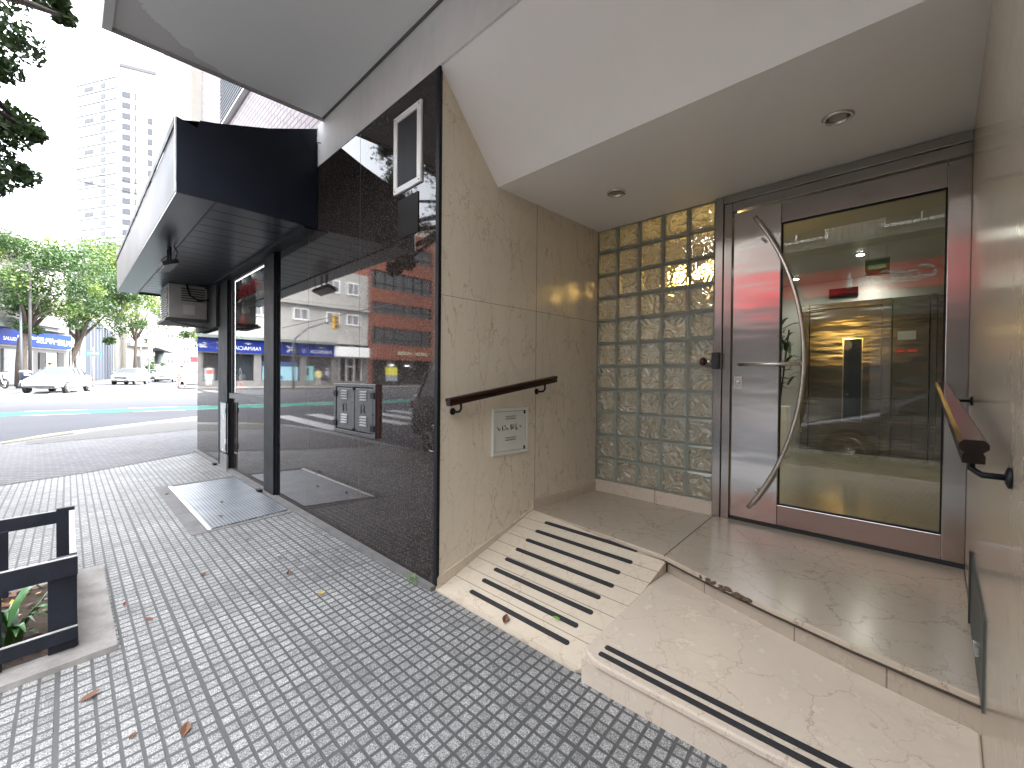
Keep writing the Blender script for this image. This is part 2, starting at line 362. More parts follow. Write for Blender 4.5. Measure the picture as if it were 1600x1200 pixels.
MARB = (.60, .52, .43)
M = dict(
    tiles=m_tiles(), asphalt=m_asphalt(), farpave=m_farpave(), granite=m_granite(),
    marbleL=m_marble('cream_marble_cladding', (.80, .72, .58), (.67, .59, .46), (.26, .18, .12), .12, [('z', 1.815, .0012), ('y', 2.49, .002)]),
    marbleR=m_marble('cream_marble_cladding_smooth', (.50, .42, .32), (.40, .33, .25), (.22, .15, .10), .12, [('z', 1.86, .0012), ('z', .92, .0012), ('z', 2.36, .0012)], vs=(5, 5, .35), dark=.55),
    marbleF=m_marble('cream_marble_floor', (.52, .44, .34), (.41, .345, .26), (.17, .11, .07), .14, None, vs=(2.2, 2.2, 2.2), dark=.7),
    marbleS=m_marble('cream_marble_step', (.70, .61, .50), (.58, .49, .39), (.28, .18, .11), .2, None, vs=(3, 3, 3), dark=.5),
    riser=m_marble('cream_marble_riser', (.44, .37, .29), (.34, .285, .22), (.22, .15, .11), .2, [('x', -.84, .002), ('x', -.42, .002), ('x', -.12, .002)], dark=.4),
    rampj=m_marble('cream_marble_ramp', (.70, .61, .48), (.58, .49, .38), (.30, .20, .13), .3, [('y', 1.72 + .0915 * k, .0016) for k in range(8)], vs=(3, 3, 3), dark=.6),
    skirt=m_marble('cream_marble_skirting', (.68, .58, .47), (.58, .50, .40), (.3, .2, .15), .2, [('x', -1.62, .002)], vs=(3, 3, 3)),
    white=m_plaster('white_ceiling_paint', (.85, .84, .82), .04, .7, .05), beam=m_plaster('grey_white_beam_paint', (.82, .81, .79), .2), soffit=m_soffit(),
    steel=m_steel('brushed_stainless_steel'), steel2=m_steel('brushed_steel_frame', (.46, .44, .42), .2, .04, .6, (0, 0, 1)), tubem=m_steel('satin_steel_tube', (.78, .75, .71), .2, 0, 0.0),
    doorglass=m_glass('door_glass', (.70, .73, .66), 1.5, .008, refl=1.7), shopglass=m_glass('shop_window_glass', (.75, .8, .8), 1.55, .01, refl=1.8),
    block=m_glassblock(), mortar=simple('glass_block_mortar', (.20, .22, .19), .5, var=.15),
    blockrim=simple('glass_block_rim', (.24, .26, .22), .12, var=.3),
    blackmetal=simple('black_painted_metal', (.008, .009, .012), .5, spec=.2), awnblack=simple('matte_black_awning_panel', (.0045, .007, .014), .45, var=.2, spec=.25),
    awngrey=simple('grey_metal_fascia', (.05, .05, .054), .5, .1, scale=1.5, var=.2), dark=simple('dark_interior', (.02, .02, .02), .8),
    grip=simple('black_grip_strip', (.022, .022, .024), .85, bump=.6, bscale=400), woodrail=m_wood('brown_lacquered_wood', (.014, .006, .0045), (.034, .012, .008)),
    railR=m_wood('dark_brown_glossy_wood', (.005, .0028, .0022), (.012, .006, .0045), .16),
    whitemetal=simple('white_enamelled_metal', (.62, .62, .57), .35, var=.06), ventwhite=simple('white_vent_frame', (.80, .80, .78), .5, var=.08),
    galv=simple('galvanised_steel', (.065, .067, .071), .3, .6, var=.35, scale=9, bump=.15), redpaint=simple('worn_red_edge', (.10, .02, .018), .6),
    cement=simple('rough_cement', (.15, .145, .14), .9, var=.5, scale=7, bump=.6, bscale=50), kerb=simple('kerb_stone', (.22, .215, .205), .8, var=.25, scale=3, bump=.3),
    soil=simple('dark_soil', (.045, .03, .02), .95, var=.5, scale=22, bump=1.0, bscale=45), fence=simple('black_stained_timber', (.010, .012, .018), .5, var=.4, scale=12, bump=.3, bscale=90, spec=.25),
    fenceworn=simple('worn_timber_edge', (.34, .33, .32), .7, var=.4, scale=30),
    rubber=simple('tyre_rubber', (.018, .018, .018), .8), chrome=simple('chrome', (.7, .7, .7), .15, 1), carglass=simple('car_window_glass', (.02, .025, .03), .05, ior=1.6),
    headlamp=simple('headlamp_glass', (.75, .77, .8), .1), plate=simple('number_plate', (.8, .8, .8), .5), blackplastic=simple('black_plastic', (.02, .02, .022), .5),
    skin=simple('skin', (.45, .27, .19), .55, var=.05), hair=simple('dark_hair', (.02, .014, .01), .7), shoe=simple('dark_shoe', (.03, .025, .02), .5),
    bark=m_bark('tree_bark', (.035, .027, .022), (.09, .07, .055)), leafmid=m_leaf('green_leaves', (.02, .052, .012), (.052, .105, .024)), leafyel=m_leaf('yellow_green_leaves', (.055, .11, .015), (.14, .19, .035)),
    leafdark=m_leaf('dark_green_leaves', (.022, .045, .015), (.06, .10, .03), .25), leafpale=m_leaf('pale_olive_leaves', (.08, .085, .04), (.17, .165, .09)),
    bluesign=simple('blue_sign_face', (.008, .03, .24), .5, var=.05, spec=.2), whitesign=simple('white_sign_face', (.85, .85, .85), .5, var=.02), redsign=simple('red_sign_face', (.74, .02, .03), .4, var=.04),
    bwhite=m_plaster('white_render', (.42, .41, .39), .15), bcream=m_plaster('cream_render', (.38, .36, .32), .2), bgrey=m_plaster('grey_render', (.20, .195, .19), .25), tower=m_plaster('white_tower_render', (.36, .36, .36), .04),
    orange=m_brick('orange_brick', (.27, .08, .045), (.20, .055, .032), (.16, .075, .05), axis='yz'), winglass=simple('window_glass', (.03, .035, .04), .06, ior=1.6), winpale=simple('pale_window_blind', (.16, .165, .175), .3),
    pinkbrick=m_brick('pale_glazed_brick', (.42, .38, .39), (.38, .30, .31), (.15, .14, .15), .20, .065, .009), concrete=m_plaster('concrete', (.20, .235, .22), .3),
    teal=simple('teal_lane_paint', (.015, .20, .15), .9, var=.15, scale=4), roadwhite=simple('white_road_paint', (.42, .42, .41), .9, var=.2, scale=5),
)

# ================================================================== THE SETTING
# road: one sheet to the horizon
bm = BM(); xs = [-1500, -400, -150, -100, -75, -58, -46, -34, -23, -12, 60, 1500]
ys = [-1500, 1500]; g = [[bm.verts.new((x, y, R_(x))) for y in ys] for x in xs]
for i in range(len(xs) - 1): bm.faces.new((g[i][0], g[i + 1][0], g[i + 1][1], g[i][1]))
obj('road', bm, M['asphalt'], kind='structure')
# near sidewalk
SW = [(30, -1.25), (-11, -1.25), (-12.6, -1.0), (-13.9, -.3), (-15.4, 1.15), (-17.0, 2.75), (-18.2, 5), (-18.4, 14), (-18.4, 60), (30, 60)]
obj('sidewalk', prism(BM(), SW, -.3, lambda x, y: 0), M['tiles'], kind='structure')
bm = BM()
for i in range(7):
    (x0, y0), (x1, y1) = SW[i], SW[i + 1]
    d = Vector((x1 - x0, y1 - y0)).normalized(); n = Vector((d.y, -d.x)) * -.0
    nn = Vector((d.y, -d.x))      # towards the inside for this winding
    a = [(x0, y0), (x1, y1), (x1 + nn.x * .16, y1 + nn.y * .16), (x0 + nn.x * .16, y0 + nn.y * .16)]
    prism(bm, [(p[0] - nn.x * .02, p[1] - nn.y * .02) for p in a], -.25, .006 + .0015 * (i % 2))
obj('kerb', bm, M['kerb'], kind='structure')
# cement apron and ribbed tactile band on the corner
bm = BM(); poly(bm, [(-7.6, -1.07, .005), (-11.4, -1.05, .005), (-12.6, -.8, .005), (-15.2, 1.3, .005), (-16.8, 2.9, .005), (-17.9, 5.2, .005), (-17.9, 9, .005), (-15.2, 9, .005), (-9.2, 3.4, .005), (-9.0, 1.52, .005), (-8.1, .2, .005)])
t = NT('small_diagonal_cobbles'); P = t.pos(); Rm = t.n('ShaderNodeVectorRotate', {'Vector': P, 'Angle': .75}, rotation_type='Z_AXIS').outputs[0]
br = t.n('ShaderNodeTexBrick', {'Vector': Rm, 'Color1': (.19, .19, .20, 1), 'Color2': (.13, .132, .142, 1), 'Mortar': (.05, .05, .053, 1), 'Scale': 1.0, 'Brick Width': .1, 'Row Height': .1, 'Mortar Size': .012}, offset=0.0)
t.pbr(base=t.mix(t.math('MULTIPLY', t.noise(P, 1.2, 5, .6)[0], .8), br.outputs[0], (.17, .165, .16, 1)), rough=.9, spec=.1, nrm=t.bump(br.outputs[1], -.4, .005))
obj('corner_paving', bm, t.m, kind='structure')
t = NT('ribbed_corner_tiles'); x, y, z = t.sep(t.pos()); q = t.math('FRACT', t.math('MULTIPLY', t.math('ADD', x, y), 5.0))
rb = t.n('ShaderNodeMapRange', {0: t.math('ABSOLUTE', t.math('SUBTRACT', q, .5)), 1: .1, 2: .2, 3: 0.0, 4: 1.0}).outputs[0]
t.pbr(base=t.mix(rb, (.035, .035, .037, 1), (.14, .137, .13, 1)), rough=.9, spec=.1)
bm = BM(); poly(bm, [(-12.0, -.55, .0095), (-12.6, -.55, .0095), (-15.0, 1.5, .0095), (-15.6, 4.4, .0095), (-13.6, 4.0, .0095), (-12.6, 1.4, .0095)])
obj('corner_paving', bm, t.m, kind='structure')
# yellowed kerb paint is part of the corner
bm = BM(); poly(bm, [(-12.4, -.9, .0135), (-13.0, -.78, .0135), (-14.2, .02, .0135), (-13.8, .12, .0135)])
obj('corner_paving', bm, simple('worn_yellow_paint', (.17, .15, .08), .9, var=.3), kind='structure')
# far pavements
P1 = [(-38, -80), (-38, -5.2), (-38.6, -3.9), (-40, -3.2), (-50, -1.9), (-58, -.6), (-83, 3.2), (-120, 8), (-120, -80)]
P2 = [(-38.5, 70), (-38.5, 8.4), (-39.2, 6.6), (-41.5, 5.9), (-52, 9.9), (-75, 13.2), (-120, 22), (-120, 70)]
def pave(pts, name):
    bm = BM(); v = [bm.verts.new((x, y, 0)) for x, y in pts]; f = bm.faces.new(v)
    for xc in (-100, -75, -58, -46):
        bmesh.ops.bisect_plane(bm, geom=bm.verts[:] + bm.edges[:] + bm.faces[:], plane_co=(xc, 0, 0), plane_no=(1, 0, 0))
    r = bmesh.ops.extrude_face_region(bm, geom=bm.faces[:]); top = [e for e in r['geom'] if isinstance(e, bmesh.types.BMVert)]
    for vv in bm.verts: vv.co.z = T(vv.co.x) - .3
    for vv in top: vv.co.z = T(vv.co.x)
    obj(name, bm, M['farpave'], kind='structure')
pave(P1, 'pavement'); pave(P2, 'pavement')
prism_pts = [(-12, -80), (-12, -11.0), (-11, -10), (60, -10), (60, -80)]
obj('pavement', prism(BM(), prism_pts, -.3, 0), M['farpave'], kind='structure')
# lane markings
def decal(name, quads, mat, dz=.006):
    bm = BM()
    for q in quads: poly(bm, [(x, y, R_(x) + dz) for x, y in q])
    obj(name, bm, mat, kind='structure')
decal('bike_lane', [[(-20.2, y), (-21.7, y), (-21.7, y + 20), (-20.2, y + 20)] for y in (-60, -40, -20, 0, 20)], M['teal'])
decal('road_marking', [[(x, y), (x - .16, y), (x - .16, y + 1.5), (x, y + 1.5)] for x in (-20.05, -21.72) for y in np.arange(-40, 30, 2.6)], M['roadwhite'], .011)
decal('road_marking', [[(-11.6, y), (-16.2, y), (-16.2, y + .5), (-11.6, y + .5)] for y in np.arange(-9.6, -1.6, 1.05)], M['roadwhite'], .007)
decal('road_marking', [[(-33.5, y), (-37.2, y), (-37.2, y + .5), (-33.5, y + .5)] for y in np.arange(-4.0, 9, 1.1)], M['roadwhite'], .007)
decal('road_marking', [[(-24.0, -3.2), (-27, -4.4), (-27, -4.6), (-24, -3.4)]], simple('orange_paint', (.6, .3, .08), .7), .007)

# ================================================================== ENTRANCE BUILDING
GY = 1.578; WX = -2.19; RX = .11; BY = 3.311; LZ = .315
# granite shop wall
gw = thing('granite_wall', 'polished black granite shopfront wall mirroring the street beside the entrance', 'wall', (-5.7, GY, 0))
bx('cladding', M['granite'], gw, -5.02, WX, GY, GY + .028, .03, 3.19)
bx('wall_core', M['bgrey'], gw, -5.02, WX - .26, GY + .03, GY + .3, .03, 3.4)
bx('low_panel', M['granite'], gw, -6.93, -5.46, GY + .01, GY + .3, .03, 1.0)
bx('end_panel', M['granite'], gw, -9.2, -7.60, GY, GY + .3, .03, 2.66)
bx('edge_trim', M['blackmetal'], gw, WX - .02, WX + .012, GY - .003, GY + .012, .03, 3.19)
bx('upper_panel', M['dark'], gw, -9.2, -5.02, GY + .02, GY + .3, 2.66, 3.4)
bx('patch_panel', simple('dull_black_patch', (.006, .005, .005), .5, spec=.15), gw, -2.64, -2.40, GY - .006, GY + .01, 2.24, 2.50)
prism(bm := BM(), [(-9.2, GY - .055), (-9.2, GY + .1), (WX, GY + .1), (WX, GY - .035), (-3.5, GY - .05), (-6, GY - .04)], -.05, .028)
obj('cement_plinth', bm, M['cement'], gw)
# side of the building round the corner
bx('corner_wall', M['bgrey'], gw, -9.2, -9.0, GY + .31, GY + 9, 0, 3.4)
# marble walls of the recess
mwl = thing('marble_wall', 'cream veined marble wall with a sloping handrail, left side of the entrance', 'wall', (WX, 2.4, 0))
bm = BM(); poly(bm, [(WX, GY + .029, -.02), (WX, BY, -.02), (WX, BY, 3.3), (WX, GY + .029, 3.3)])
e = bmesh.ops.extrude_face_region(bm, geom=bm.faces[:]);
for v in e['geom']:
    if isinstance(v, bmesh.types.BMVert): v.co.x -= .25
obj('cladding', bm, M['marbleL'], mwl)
bm = BM()
prism(bm, [(WX, GY + .005), (WX + .014, GY + .005), (WX + .014, 2.46), (WX, 2.46)], -.01, lambda x, y: .075 + (y - GY) * .285)
prism(bm, [(WX, 2.462), (WX + .014, 2.462), (WX + .014, BY), (WX, BY)], .30, .39)
obj('skirting', bm, M['skirt'], mwl)
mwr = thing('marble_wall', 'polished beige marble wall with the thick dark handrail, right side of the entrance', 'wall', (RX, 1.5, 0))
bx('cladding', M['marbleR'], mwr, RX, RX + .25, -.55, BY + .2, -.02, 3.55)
# recessed service plate low on the right wall
pl = thing('service_plate', 'dark metal service plate let into the right marble wall near the floor', 'plate', (RX, 2.25, .3))
bx('plate', simple('dark_mirror_plate', (.06, .065, .06), .5, spec=.25), pl, RX - .006, RX + .01, 1.9, 2.58, .32, .60)
bx('frame', M['galv'], pl, RX - .012, RX + .012, 2.585, 2.61, .31, .61)
bx('latch', M['chrome'], pl, RX - .02, RX - .004, 2.0, 2.05, .44, .47)
# ceilings
obj('ceiling', prism(BM(), [(WX, 2.0755), (RX, 2.0755)] + [(RX, BY + .12), (WX, BY + .12)], 2.62, 3.4), M['white'], label='white flat ceiling with two round downlights over the entrance door', cat='ceiling')
bm = BM(); prof = [(GY + .013, 3.189), (2.075, 2.622)]
for i in range(1):
    (a, za), (b, zb) = prof[i], prof[i + 1]; poly(bm, [(WX, a, za), (RX, a, za), (RX, b, zb), (WX, b, zb)])
poly(bm, [(WX, GY + .013, 3.189), (RX, GY + .013, 3.189), (RX, GY + .013, 3.5), (WX, GY + .013, 3.5)]); poly(bm, [(WX, 2.075, 2.622), (RX, 2.075, 2.622), (RX, 2.075, 3.5), (WX, 2.075, 3.5)])
poly(bm, [(WX, GY + .013, 3.5), (RX, GY + .013, 3.5), (RX, 2.075, 3.5), (WX, 2.075, 3.5)])
bmesh.ops.remove_doubles(bm, verts=bm.verts[:], dist=1e-4)
obj('sloping_ceiling', bm, M['white'], label='white sloping ceiling panel between the street beam and the flat entrance ceiling', cat='ceiling')
obj('street_beam', box(BM(), -4.0, 6, GY - .004, GY + .012, 3.19, 3.56), M['beam'], label='long pale grey beam above the black granite wall, under the balcony slab', cat='beam')
cs = thing('balcony_slab', 'big stained grey concrete balcony slab overhanging the sidewalk and the entrance', 'balcony', (0, .9, 3.56))
bx('slab', M['soffit'], cs, -3.88, 8, .16, 1.62, 3.562, 3.80)
bx('drip_edge', M['beam'], cs, -3.885, 8, .158, .205, 3.535, 3.561)
bx('side_edge', simple('dark_edge', (.30, .29, .28), .8), cs, -3.9, -3.872, .157, 1.575, 3.545, 3.81)
obj('parapet', box(BM(), -3.88, 8, .17, .3, 3.802, 4.8), M['bcream'], cs)
obj('joint_line', box(BM(), -3.87, 8, GY - .022, GY - .006, 3.552, 3.5615), simple('grime', (.12, .11, .10), .9), cs)
# hook
tube(bm := BM(), [(-3.93, GY - .006, 3.37), (-3.93, GY - .04, 3.36), (-3.91, GY - .05, 3.34), (-3.93, GY - .04, 3.31), (-3.95, GY - .03, 3.33)], .004, 6)
obj('hook', bm, M['blackmetal'], label='tiny dark metal hook on the end of the pale beam', cat='hook', smooth=True)

# upper facade above the awning
uf = thing('upper_facade', 'pale glazed brick upper facade with dark louvred windows above the awning', 'building', (-8, GY, 3.4))
bm = BM()
box(bm, -9.03, -3.95, GY + .03, GY + .3, 3.4, 4.9); box(bm, -9.03, -7.78, GY + .03, GY + .3, 4.9, 9.5)
box(bm, -7.78, -3.95, GY + .03, GY + .3, 7.2, 9.5)
obj('brick_wall', bm, M['pinkbrick'], uf)
bx('sill', M['ventwhite'], uf, -7.78, -3.95, GY - .03, GY + .26, 4.901, 4.93)
f = bx('louvre_window', M['blackmetal'], uf, -7.775, -3.95, GY + .07, GY + .15, 4.931, 7.195)
bm = BM()
for k in range(40): box(bm, -7.77, -3.96, GY + .035, GY + .068, 4.96 + k * .055, 4.975 + k * .055)
obj('louvre', bm, simple('grey_louvre_slats', (.10, .11, .13), .4), f)
bx('corner_column', M['bcream'], uf, -12.0, -9.035, GY - .12, GY + .3, 3.4, 40)  # unseen upper height is raised so its shadow covers the far road
obj('corner_shading_floors', prism(BM(), [(-12.0, GY + .301), (-9.0, GY + .301), (-9.0, GY + 22), (-14, GY + 22), (-14, GY + 5)], 3.41, 40), M['bcream'], uf)  # unseen floors, made tall to block sun from the far street
bx('shading_floors_above', M['bcream'], uf, -9.03, 12, GY + .05, GY + 22, 9.51, 40)  # out of view; extra height and depth added to lengthen the shadow
bx('roof_block', M['bcream'], uf, -9.0, 12, GY + 2.0, GY + 9, 3.82, 9.5)

# step, landing, ramp
LEDGE = [(-1.085, 2.345), (-.80, 2.235), (-.5, 2.14), (-.22, 2.065), (.0, 2.02), (RX, 2.0)]
ld = thing('landing', 'cream marble landing slab with a chipped front edge before the steel door', 'landing', (-1.0, 2.8, 0))
top = [(WX, 2.462), (-1.085, 2.345)] + LEDGE[1:] + [(RX, BY + .1), (WX, BY + .1)]
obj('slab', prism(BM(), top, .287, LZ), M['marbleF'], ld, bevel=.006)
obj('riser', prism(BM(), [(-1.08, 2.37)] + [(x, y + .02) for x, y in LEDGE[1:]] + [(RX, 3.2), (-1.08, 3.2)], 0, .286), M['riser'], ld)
# broken bits along the chipped edge
rb = BM(); rnd = random.Random(5)
for k in range(26):
    u = rnd.random(); x = -.86 + .24 * u + rnd.uniform(-.02, .02); y = np.interp(x, [-1.085, -.8, -.5], [2.345, 2.235, 2.14]) - .004 + rnd.uniform(-.003, .006)
    s = rnd.uniform(.006, .016)
    bmesh.ops.create_icosphere(rb, subdivisions=1, radius=s, matrix=Matrix.Translation((x, y, .302 + rnd.uniform(-.008, .008))) @ Matrix.Diagonal((1.6, .7, .7, 1)))
obj('chipped_edge', rb, simple('exposed_dark_mortar', (.10, .07, .045), .9, var=.6, scale=60, bump=.8, bscale=200), ld)
obj('edge_shadow_gap', prism(BM(), [(x, y - .0025) for x, y in LEDGE] + [(x, y + .02) for x, y in LEDGE[::-1]], .281, .2865), simple('shaded_joint', (.05, .04, .03), .9), ld)  # dark strip draws the shade in the joint under the slab edge
tube(rb := BM(), [(-1.165, BY - .02, LZ + .0005), (-1.09, 2.345, LZ + .0005)], .0022, 5); obj('joint', rb, simple('dirt_joint_line', (.07, .05, .04), .9), ld)

st = thing('entrance_step', 'wide cream marble step with two black grip strips at the sidewalk edge', 'step', (-.5, 1.8, 0))
zst = lambda x, y: .128 + max(0, min(1, (y - 1.56) / .65)) * .09
bm = BM(); n = 8; L = []
def stepedge(x): return float(np.interp(x, [-1.09, -.5, 0, RX], [1.535, 1.545, 1.55, 1.55]))
xs_ = [-1.09, -1.0, -.7, -.3, RX]; rows = []
for f_ in (0, .06, .25, .5, .75, 1):
    row = []
    for x in xs_:
        y0 = stepedge(x) - (.0) + (.03 if x < -1.05 and f_ == 0 else 0); y1 = float(np.interp(x, [p[0] for p in LEDGE], [p[1] for p in LEDGE])) + .03
        y = y0 + (y1 - y0) * f_; row.append(bm.verts.new((x + (0 if x > -1.05 else .02 * (f_ == 0)), y, zst(x, y))))
    rows.append(row)
for a, b in zip(rows, rows[1:]):
    for k in range(len(xs_) - 1): bm.faces.new((a[k], a[k + 1], b[k + 1], b[k]))
e = bmesh.ops.extrude_face_region(bm, geom=bm.faces[:])
for v in e['geom']:
    if isinstance(v, bmesh.types.BMVert): v.co.z -= .03
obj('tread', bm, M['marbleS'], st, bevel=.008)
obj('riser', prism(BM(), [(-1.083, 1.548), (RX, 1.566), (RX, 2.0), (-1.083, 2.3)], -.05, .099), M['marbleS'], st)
for yy in (1.588, 1.636):
    pts = [(-1.02, yy - .008), (-1.012, yy - .012), (.05, yy - .012), (.05, yy + .012), (-1.012, yy + .012), (-1.02, yy + .008)]
    obj('grip_strip', prism(BM(), pts, lambda x, y: zst(x, y) - .002, lambda x, y: zst(x, y) + .004), M['grip'], st)

rp = thing('ramp', 'sloping cream marble ramp crossed by eight black grip strips', 'ramp', (-1.65, 2.0, 0))
def zr(x, y): return float(np.interp(y, [1.50, 1.60, 1.68, 2.46], [.004, .014, .038, .3155]))
def xr(y): return float(np.interp(y, [1.5, 1.56, 2.35, 2.46], [-1.20, -1.115, -1.085, -1.085]))
bm = BM(); rows = []
ysr = [1.545, 1.6, 1.68, 1.9, 2.1, 2.3, 2.40]
for y in ysr:
    rows.append([bm.verts.new((WX + .005 + (xr(y) - WX - .005) * q, y + ((.03 if y < 1.55 else 0) - (.10 * q if y > 2.39 else 0) + (.06 if y > 2.39 else 0)), 0)) for q in (0, .33, .66, 1)])
for r in rows:
    for v in r: v.co.z = zr(v.co.x, v.co.y)
for a, b in zip(rows, rows[1:]):
    for k in range(3): bm.faces.new((a[k], a[k + 1], b[k + 1], b[k]))
e = bmesh.ops.extrude_face_region(bm, geom=bm.faces[:])
for v in e['geom']:
    if isinstance(v, bmesh.types.BMVert): v.co.z = -.05
obj('slope', bm, M['rampj'], rp)
for k in range(8):
    y = 1.675 + k * .0995; x0, x1 = -1.975 - .005 * k * .3, -1.245 + (-.02 if k % 2 else 0)
    r_ = .0125; pts = []
    for a in range(7): t_ = PI / 2 + PI * a / 6; pts.append((x0 + r_ + r_ * math.cos(t_), y + r_ * math.sin(t_)))
    for a in range(7): t_ = -PI / 2 + PI * a / 6; pts.append((x1 - r_ + r_ * math.cos(t_), y + r_ * math.sin(t_)))
    obj('grip_strip', prism(BM(), pts, lambda x, y: zr(x, y) - .001, lambda x, y: zr(x, y) + .004), M['grip'], rp)

# glass block wall
gb = thing('glass_block_wall', 'wall of wavy greenish glass blocks, five wide and eleven high, left of the door', 'glass block wall', (-1.68, BY, .42))
bx('skirting', M['skirt'], gb, WX, -1.17, BY - .012, BY + .09, LZ, .415)
nb = 5; wb = (WX + .0 - -1.172) / -nb; hb = (2.618 - .415) / 11
bm = BM()
for i in range(nb + 1): xx = WX + i * wb; box(bm, max(WX, xx - .006), min(-1.172, xx + .006), BY + .008, BY + .08, .4155, 2.6185)
for j in range(12):
    zz = .4155 + j * hb
    for i in range(nb): box(bm, WX + i * wb + .0062, WX + (i + 1) * wb - .0062, BY + .0085, BY + .0795, max(.4155, zz - .005), min(2.6185, zz + .005))
obj('mortar_grid', bm, M['mortar'], gb)
for i in range(nb):
    for j in range(11):
        x0, x1 = WX + i * wb + .0065, WX + (i + 1) * wb - .0065; z0, z1 = .4155 + j * hb + .0055, .4155 + (j + 1) * hb - .0055
        bm = BM(); ri = .013
        o_ = [(x0, z0), (x1, z0), (x1, z1), (x0, z1)]; i_ = [(x0 + ri, z0 + ri), (x1 - ri, z0 + ri), (x1 - ri, z1 - ri), (x0 + ri, z1 - ri)]
        for k in range(4):
            (ax, az), (bx_, bz) = o_[k], o_[(k + 1) % 4]; (cx, cz), (dx, dz) = i_[(k + 1) % 4], i_[k]
            poly(bm, [(ax, BY + .006, az), (bx_, BY + .006, bz), (cx, BY + .001, cz), (dx, BY + .001, dz)]).material_index = 1
        g_ = [(i_[k][0], BY + .001, i_[k][1]) for k in range(4)]; poly(bm, g_)
        obj('glass_block', bm, [M['block'], M['blockrim']], gb, recalc=False)

# door frame and leaf
dr = thing('entrance_door', 'wide brushed stainless steel and glass entrance door with a bow shaped handle', 'door', (-.5, BY, LZ))
F_ = []
bm = BM(); box(bm, -1.172, -1.118, BY - .03, BY + .1, LZ, 2.615); box(bm, -1.116, -1.062, BY - .015, BY + .1, LZ, 2.56)
box(bm, -1.116, RX, BY - .03, BY + .1, 2.562, 2.615); box(bm, -1.060, RX, BY - .015, BY + .1, 2.497, 2.56)
obj('frame', bm, M['steel2'], dr, bevel=.003)
DY = BY - .005
bx('side_panel', M['steel'], dr, -1.052, -.762, DY, DY + .05, .345, 2.485, bevel=.002)
bm = BM(); box(bm, -.759, .018, DY, DY + .05, .345, .478); box(bm, -.759, .018, DY, DY + .05, 2.352, 2.485)
box(bm, .021, RX - .001, DY, DY + .05, .345, 2.485)
obj('rail', bm, M['steel2'], dr, bevel=.002)
poly(bm := BM(), [(-.757, DY + .022, .481), (.018, DY + .022, .481), (.018, DY + .022, 2.349), (-.757, DY + .022, 2.349)]); gl = obj('glass_pane', bm, M['doorglass'], dr, recalc=False)
bm = BM()
for q in ((-.759, -.751, .48, 2.35), (.011, .019, .48, 2.35), (-.751, .011, .48, .488), (-.751, .011, 2.342, 2.35)): box(bm, q[0], q[1], DY + .004, DY + .02, q[2], q[3])
obj('gasket', bm, M['blackmetal'], gl)
bx('threshold_gap', M['dark'], dr, -1.06, RX, DY + .01, DY + .06, LZ + .001, .344)
# bow handle: circular arc
P_ = [(-.905, 2.41), (-.611, 1.415), (-.92, .437)]
(x1, z1), (x2, z2), (x3, z3) = P_
A_ = np.array([[x2 - x1, z2 - z1], [x3 - x1, z3 - z1]]) * 2; B_ = np.array([x2**2 - x1**2 + z2**2 - z1**2, x3**2 - x1**2 + z3**2 - z1**2]); cx, cz = np.linalg.solve(A_, B_); rr = math.hypot(x1 - cx, z1 - cz)
a0, a1 = math.atan2(z1 - cz, x1 - cx), math.atan2(z3 - cz, x3 - cx)
arc = [(cx + rr * math.cos(a0 + (a1 - a0) * k / 30), DY - .055, cz + rr * math.sin(a0 + (a1 - a0) * k / 30)) for k in range(31)]
hd = obj('handle', tube(BM(), arc, .0135, 12), M['tubem'], dr, smooth=True)
tube(bm := BM(), [(-.995, DY - .055, 1.415), (-.62, DY - .055, 1.415)], .0125, 12); obj('crossbar', bm, M['tubem'], hd, smooth=True)
bm = BM(); tube(bm, [(-.86, DY - .05, 2.255), (-.86, DY, 2.255)], .009, 8); tube(bm, [(-.875, DY - .05, .56), (-.875, DY, .56)], .009, 8); tube(bm, [(-.98, DY - .05, 1.415), (-.98, DY, 1.415)], .009, 8)
obj('handle_mount', bm, M['tubem'], hd, smooth=True)
kp = bx('keyhole_plate', M['tubem'], dr, -1.035, -.985, DY - .006, DY - .0005, 1.25, 1.33, bevel=.002)
lathe(bm := BM(), [(.012, 0), (.012, -.012), (.006, -.014)], (-1.01, DY - .006, 1.29), 'y', 14); obj('lock_cylinder', bm, M['chrome'], kp, smooth=True)
lk = thing('door_latch', 'small black latch box with a round knob on the steel frame by the glass blocks', 'latch', (-1.15, BY - .03, 1.38))
bx('latch_box', M['blackplastic'], lk, -1.172, -1.125, BY - .075, BY - .031, 1.385, 1.505, bevel=.003)
lathe(bm := BM(), [(.016, 0), (.03, .01), (.032, .03), (.02, .04)], (-1.255, BY - .06, 1.44), 'x', 16); obj('knob', bm, simple('dark_red_knob', (.05, .015, .012), .3), lk, smooth=True)
tube(bm := BM(), [(-1.23, BY - .05, 1.44), (-1.172, BY - .05, 1.44)], .009, 10); obj('spindle', bm, M['chrome'], lk, smooth=True)

# downlights
for i, (x, y, lb) in enumerate([(-.38, 2.69, 'round unlit ceiling downlight nearer the steel door'), (-1.643, 2.71, 'round unlit ceiling downlight nearer the marble wall')]):
    d = thing('downlight', lb, 'downlight', (x, y, 2.62), 'round downlights in the entrance ceiling')
    bm = BM(); lathe(bm, [(.068, 0), (.066, -.008), (.052, -.010), (.048, -.002), (.048, .0)], (x, y, 2.62), 'z', 32); obj('trim_ring', bm, M['chrome'], d, smooth=True)
    lathe(bm := BM(), [(.046, -.001), (.03, -.004), (.0005, -.0045)], (x, y, 2.62), 'z', 24); obj('lamp', bm, simple('dull_lamp_glass', (.30, .28, .24), .25), d, smooth=True)

